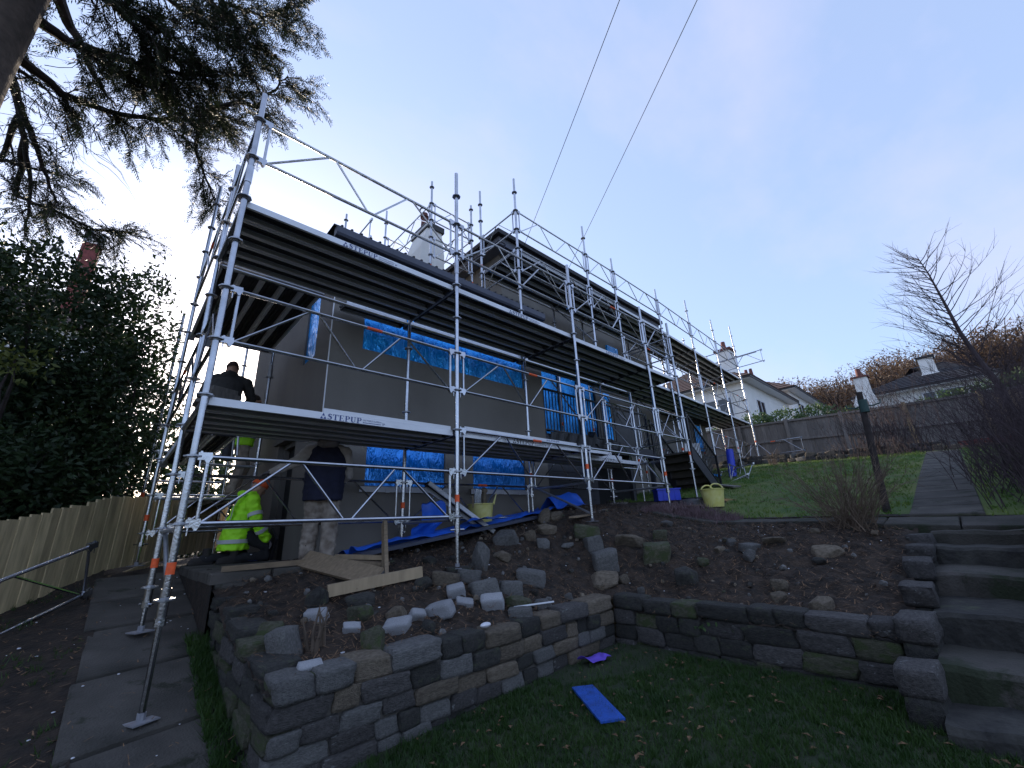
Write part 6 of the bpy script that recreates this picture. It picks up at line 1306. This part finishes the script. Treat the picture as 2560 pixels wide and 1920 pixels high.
# ------------------------------------------------------------------ neighbours' houses, hill
def hip_house(name, label, x0, x1, y0, y1, zb, ze, zr, ov, ridge, wins, roof='tile_brown', chims=()):
    t = thing(name, label, 'house', ((x0+x1)/2, (y0+y1)/2, zb))
    MB().box((x0, y0, zb), (x1, y1, ze)).build('walls', 'white_wall', t)
    MB().box((x0-ov, y0-ov, ze-.02), (x1+ov, y1+ov, ze+.10)).build('soffit', 'pvc_white', t)
    MB().box((x0-ov-.06, y0-ov-.06, ze+.02), (x1+ov+.06, y0-ov, ze+.16)).box((x0-ov-.06, y0-ov, ze+.02), (x0-ov, y1+ov, ze+.16)).build('gutter', 'black_metal', t)
    (ra, rb) = ridge; e = [(x0-ov-.08, y0-ov-.08, ze+.12), (x1+ov, y0-ov-.08, ze+.12), (x1+ov, y1+ov, ze+.12), (x0-ov-.08, y1+ov, ze+.12), (*ra, zr), (*rb, zr)]
    along_x = abs(rb[0]-ra[0]) > abs(rb[1]-ra[1]); fs = [(0, 1, 5, 4), (1, 2, 5), (2, 3, 4, 5), (3, 0, 4)] if along_x else [(0, 1, 4), (1, 2, 5, 4), (2, 3, 5), (3, 0, 4, 5)]
    m = MB(); m.add(e, fs); rf = m.build('roof', roof, t)
    tl = MB(); rows = 13   # courses of tiles as raised strips
    for f in fs:
        q = [Vector(e[i]) for i in f]; a, b = q[0], q[1]; c, d = (q[2], q[3]) if len(q) == 4 else (q[2], q[2]); n = (b-a).cross(d-a).normalized(); n = n if n.z > 0 else -n
        for k in range(rows):
            p0, p1 = a.lerp(d, k/rows), b.lerp(c, k/rows); p2, p3 = b.lerp(c, (k+.98)/rows), a.lerp(d, (k+.98)/rows); tl.add([p0+n*.055, p1+n*.055, p2+n*.012, p3+n*.012, p0, p1], [(0, 1, 2, 3), (0, 4, 5, 1)])
    tl.build('tile_courses', roof, rf)
    for (pl, u0, u1, z0, z1, nm) in wins:
        def P(u, d, z): return (x0-d, u, z) if pl == 'x' else (u, y0-d, z)
        def bx(m_, a, b, z_, w_, d0, d1): p, q = P(a, d0, z_), P(b, d1, w_); m_.box(tuple(min(i, j) for i, j in zip(p, q)), tuple(max(i, j) for i, j in zip(p, q)))
        w = MB(); bx(w, u0, u1, z0, z0+.07, .0, .05); bx(w, u0, u1, z1-.07, z1, .0, .05)
        for i in range(nm+1): u = lerp(u0, u1-.06, i/nm); bx(w, u, u+.06, z0+.07, z1-.07, .0, .048)
        wo_ = w.build('window', 'pvc_white', t); g_ = MB(); bx(g_, u0+.02, u1-.02, z0+.02, z1-.02, .004, .02); g_.build('pane', 'glass_dark', wo_)
    for (cx, cy, w, zb_, zt, pots) in chims:
        c = MB(); c.box((cx-w/2, cy-w/2, zb_), (cx+w/2, cy+w/2, zt)); c.add([(cx-w*.8, cy-w*.8, zb_), (cx+w*.8, cy-w*.8, zb_), (cx+w*.8, cy+w*.8, zb_), (cx-w*.8, cy+w*.8, zb_), (cx-w/2, cy-w/2, lerp(zb_, zt, .35)), (cx+w/2, cy-w/2, lerp(zb_, zt, .35)), (cx+w/2, cy+w/2, lerp(zb_, zt, .35)), (cx-w/2, cy+w/2, lerp(zb_, zt, .35))], [(0, 1, 5, 4), (1, 2, 6, 5), (2, 3, 7, 6), (3, 0, 4, 7)])
        co = c.build('chimney', 'white_wall', t); MB().box((cx-w*.62, cy-w*.62, zt), (cx+w*.62, cy+w*.62, zt+.14)).build('chimney_cap', 'pot_clay' if pots else 'roof_dark', co)
        for k in range(pots): MB().tube((cx, cy+(k-(pots-1)/2)*.4, zt+.14), (cx, cy+(k-(pots-1)/2)*.4, zt+.75), .17, 10, .13).build('chimney_pot', 'pot_clay', co, True)
    return t
hip_house('neighbour_house', 'white bungalow with brown tiled roof and white chimney just beyond the far fence', 24.6, 33, 3.2, 11, -2, 4.0, 6.6, .5, ((28.0, 7.1), (30, 7.1)), [('x', 4.0, 6.4, 1.7, 3.3, 3), ('y', 26, 27.4, 1.7, 3.2, 2)], chims=[(27.5, 4.75, .85, 5.0, 7.0, 1)])
hip_house('neighbour_house', 'white house with long brown roof and clay pots behind the nearest bungalow', 35, 46, 3.4, 12.5, -2, 5.4, 8.6, .55, ((39.5, 8), (42, 8)), [('y', 36.6, 38.4, 3.2, 4.8, 2), ('y', 41, 42.5, 3.2, 4.8, 2)], chims=[(40.4, 7.2, .6, 8.1, 8.7, 2)])
hip_house('neighbour_house', 'white bungalow with hipped dark roof and tapering white chimney behind the hedge', 34.5, 43, -6.2, -.6, -2, 3.6, 5.9, .5, ((38.6, -3.2), (38.6, -4.9)), [('x', -5.2, -3.4, 2.2, 3.35, 3)], roof='roof_dark', chims=[(36.3, -4.1, .72, 4.3, 5.75, 0)])
ch2 = MB(); ch2.add([(33.6, -1.5, -2), (34.4, -1.5, -2), (34.4, -.1, -2), (33.6, -.1, -2), (33.6, -1.5, 3.0), (34.4, -1.5, 3.0), (34.4, -.1, 3.0), (33.6, -.1, 3.0), (33.7, -1.25, 4.0), (34.3, -1.25, 4.0), (34.3, -.55, 4.0), (33.7, -.55, 4.0), (33.7, -1.25, 4.9), (34.3, -1.25, 4.9), (34.3, -.55, 4.9), (33.7, -.55, 4.9)],
    [(a*4+k, a*4+(k+1) % 4, a*4+4+(k+1) % 4, a*4+4+k) for a in range(3) for k in range(4)]+[(12, 13, 14, 15)])
cs = thing('chimney_stack', 'white shouldered chimney stack at the end of the hipped bungalow', 'chimney', (34, -.8, -2)); ch2.build('stack', 'white_wall', cs)
MB().box((33.6, -1.35, 4.9), (34.4, -.45, 5.0)).build('chimney_cap', 'pot_clay', cs); MB().tube((34, -.9, 5.0), (34, -.9, 5.55), .17, 10, .14).build('chimney_pot', 'pot_clay', cs, True)
# house glimpsed through the evergreen shrubs on the left
lh = thing('neighbour_house', 'white house with paired chimney pots glimpsed through the dark evergreens', 'house', (-5, 19, -4))
MB().box((-9, 17.5, -4), (-1.2, 24, 4.6)).build('walls', 'white_wall', lh); m = MB(); m.add([(-9.4, 17.1, 4.6), (-.8, 17.1, 4.6), (-.8, 24.4, 4.6), (-9.4, 24.4, 4.6), (-6, 20.7, 7.4), (-3.6, 20.7, 7.4)], [(0, 1, 5, 4), (1, 2, 5), (2, 3, 4, 5), (3, 0, 4)]); m.build('roof', 'tile_brown', lh)
c_ = MB().box((-3.30, 18.6, 5.0), (-2.75, 19.2, 9.0)).build('chimney', 'brick_red', lh)
for x in (-3.2, -2.8): MB().tube((x, 18.9, 9.0), (x, 18.9, 9.7), .15, 10, .12).build('chimney_pot', 'pvc_white', c_, True)
# wooded hill behind
hl = Leaves(); tk = MB(); g = random.Random(99)
def hh_(x, y): return float(hground(np.array([x]), np.array([y]))[0])
for i in range(150):
    x = g.uniform(74, 125); y = x*g.uniform(-.2, .26)
    top = np.interp(y, [-45, -20, 0, 14, 22, 60], [1.0, 1.0, 1.0, .8, .62, .6]); zb = hh_(x, y)*top+1.5; H_ = g.uniform(6, 10); R_ = g.uniform(2.2, 4.0)
    tk.path([(x, y, zb-1), (x+g.gauss(0, .4), y+g.gauss(0, .4), zb+H_*.7)], [.3, .1], 5)
    for b in range(7):
        a = g.uniform(0, 6.28); tk.path([(x, y, zb+H_*g.uniform(.3, .5)), (x+math.cos(a)*R_*.7, y+math.sin(a)*R_*.7, zb+H_*g.uniform(.7, 1.0))], [.1, .03], 4)
    for k in range(650):
        d = rv(g).normalized(); rad = g.random()**.33; p = Vector((x+d.x*R_*rad, y+d.y*R_*rad, zb+H_*.62+d.z*H_*.42*rad)); hl.quad(p, rv(g).normalized(), rv(g).normalized(), g.uniform(.25, .6), g.uniform(.04, .10))
wdl = thing('woodland', 'brown winter woodland covering the hill behind the houses', 'trees', (100, 5, 8)); tk.build('trunks', 'bark_dark', wdl, kind='stuff'); hl.build('crowns', 'beech', wdl, kind='stuff'); wdl['kind'] = 'stuff'
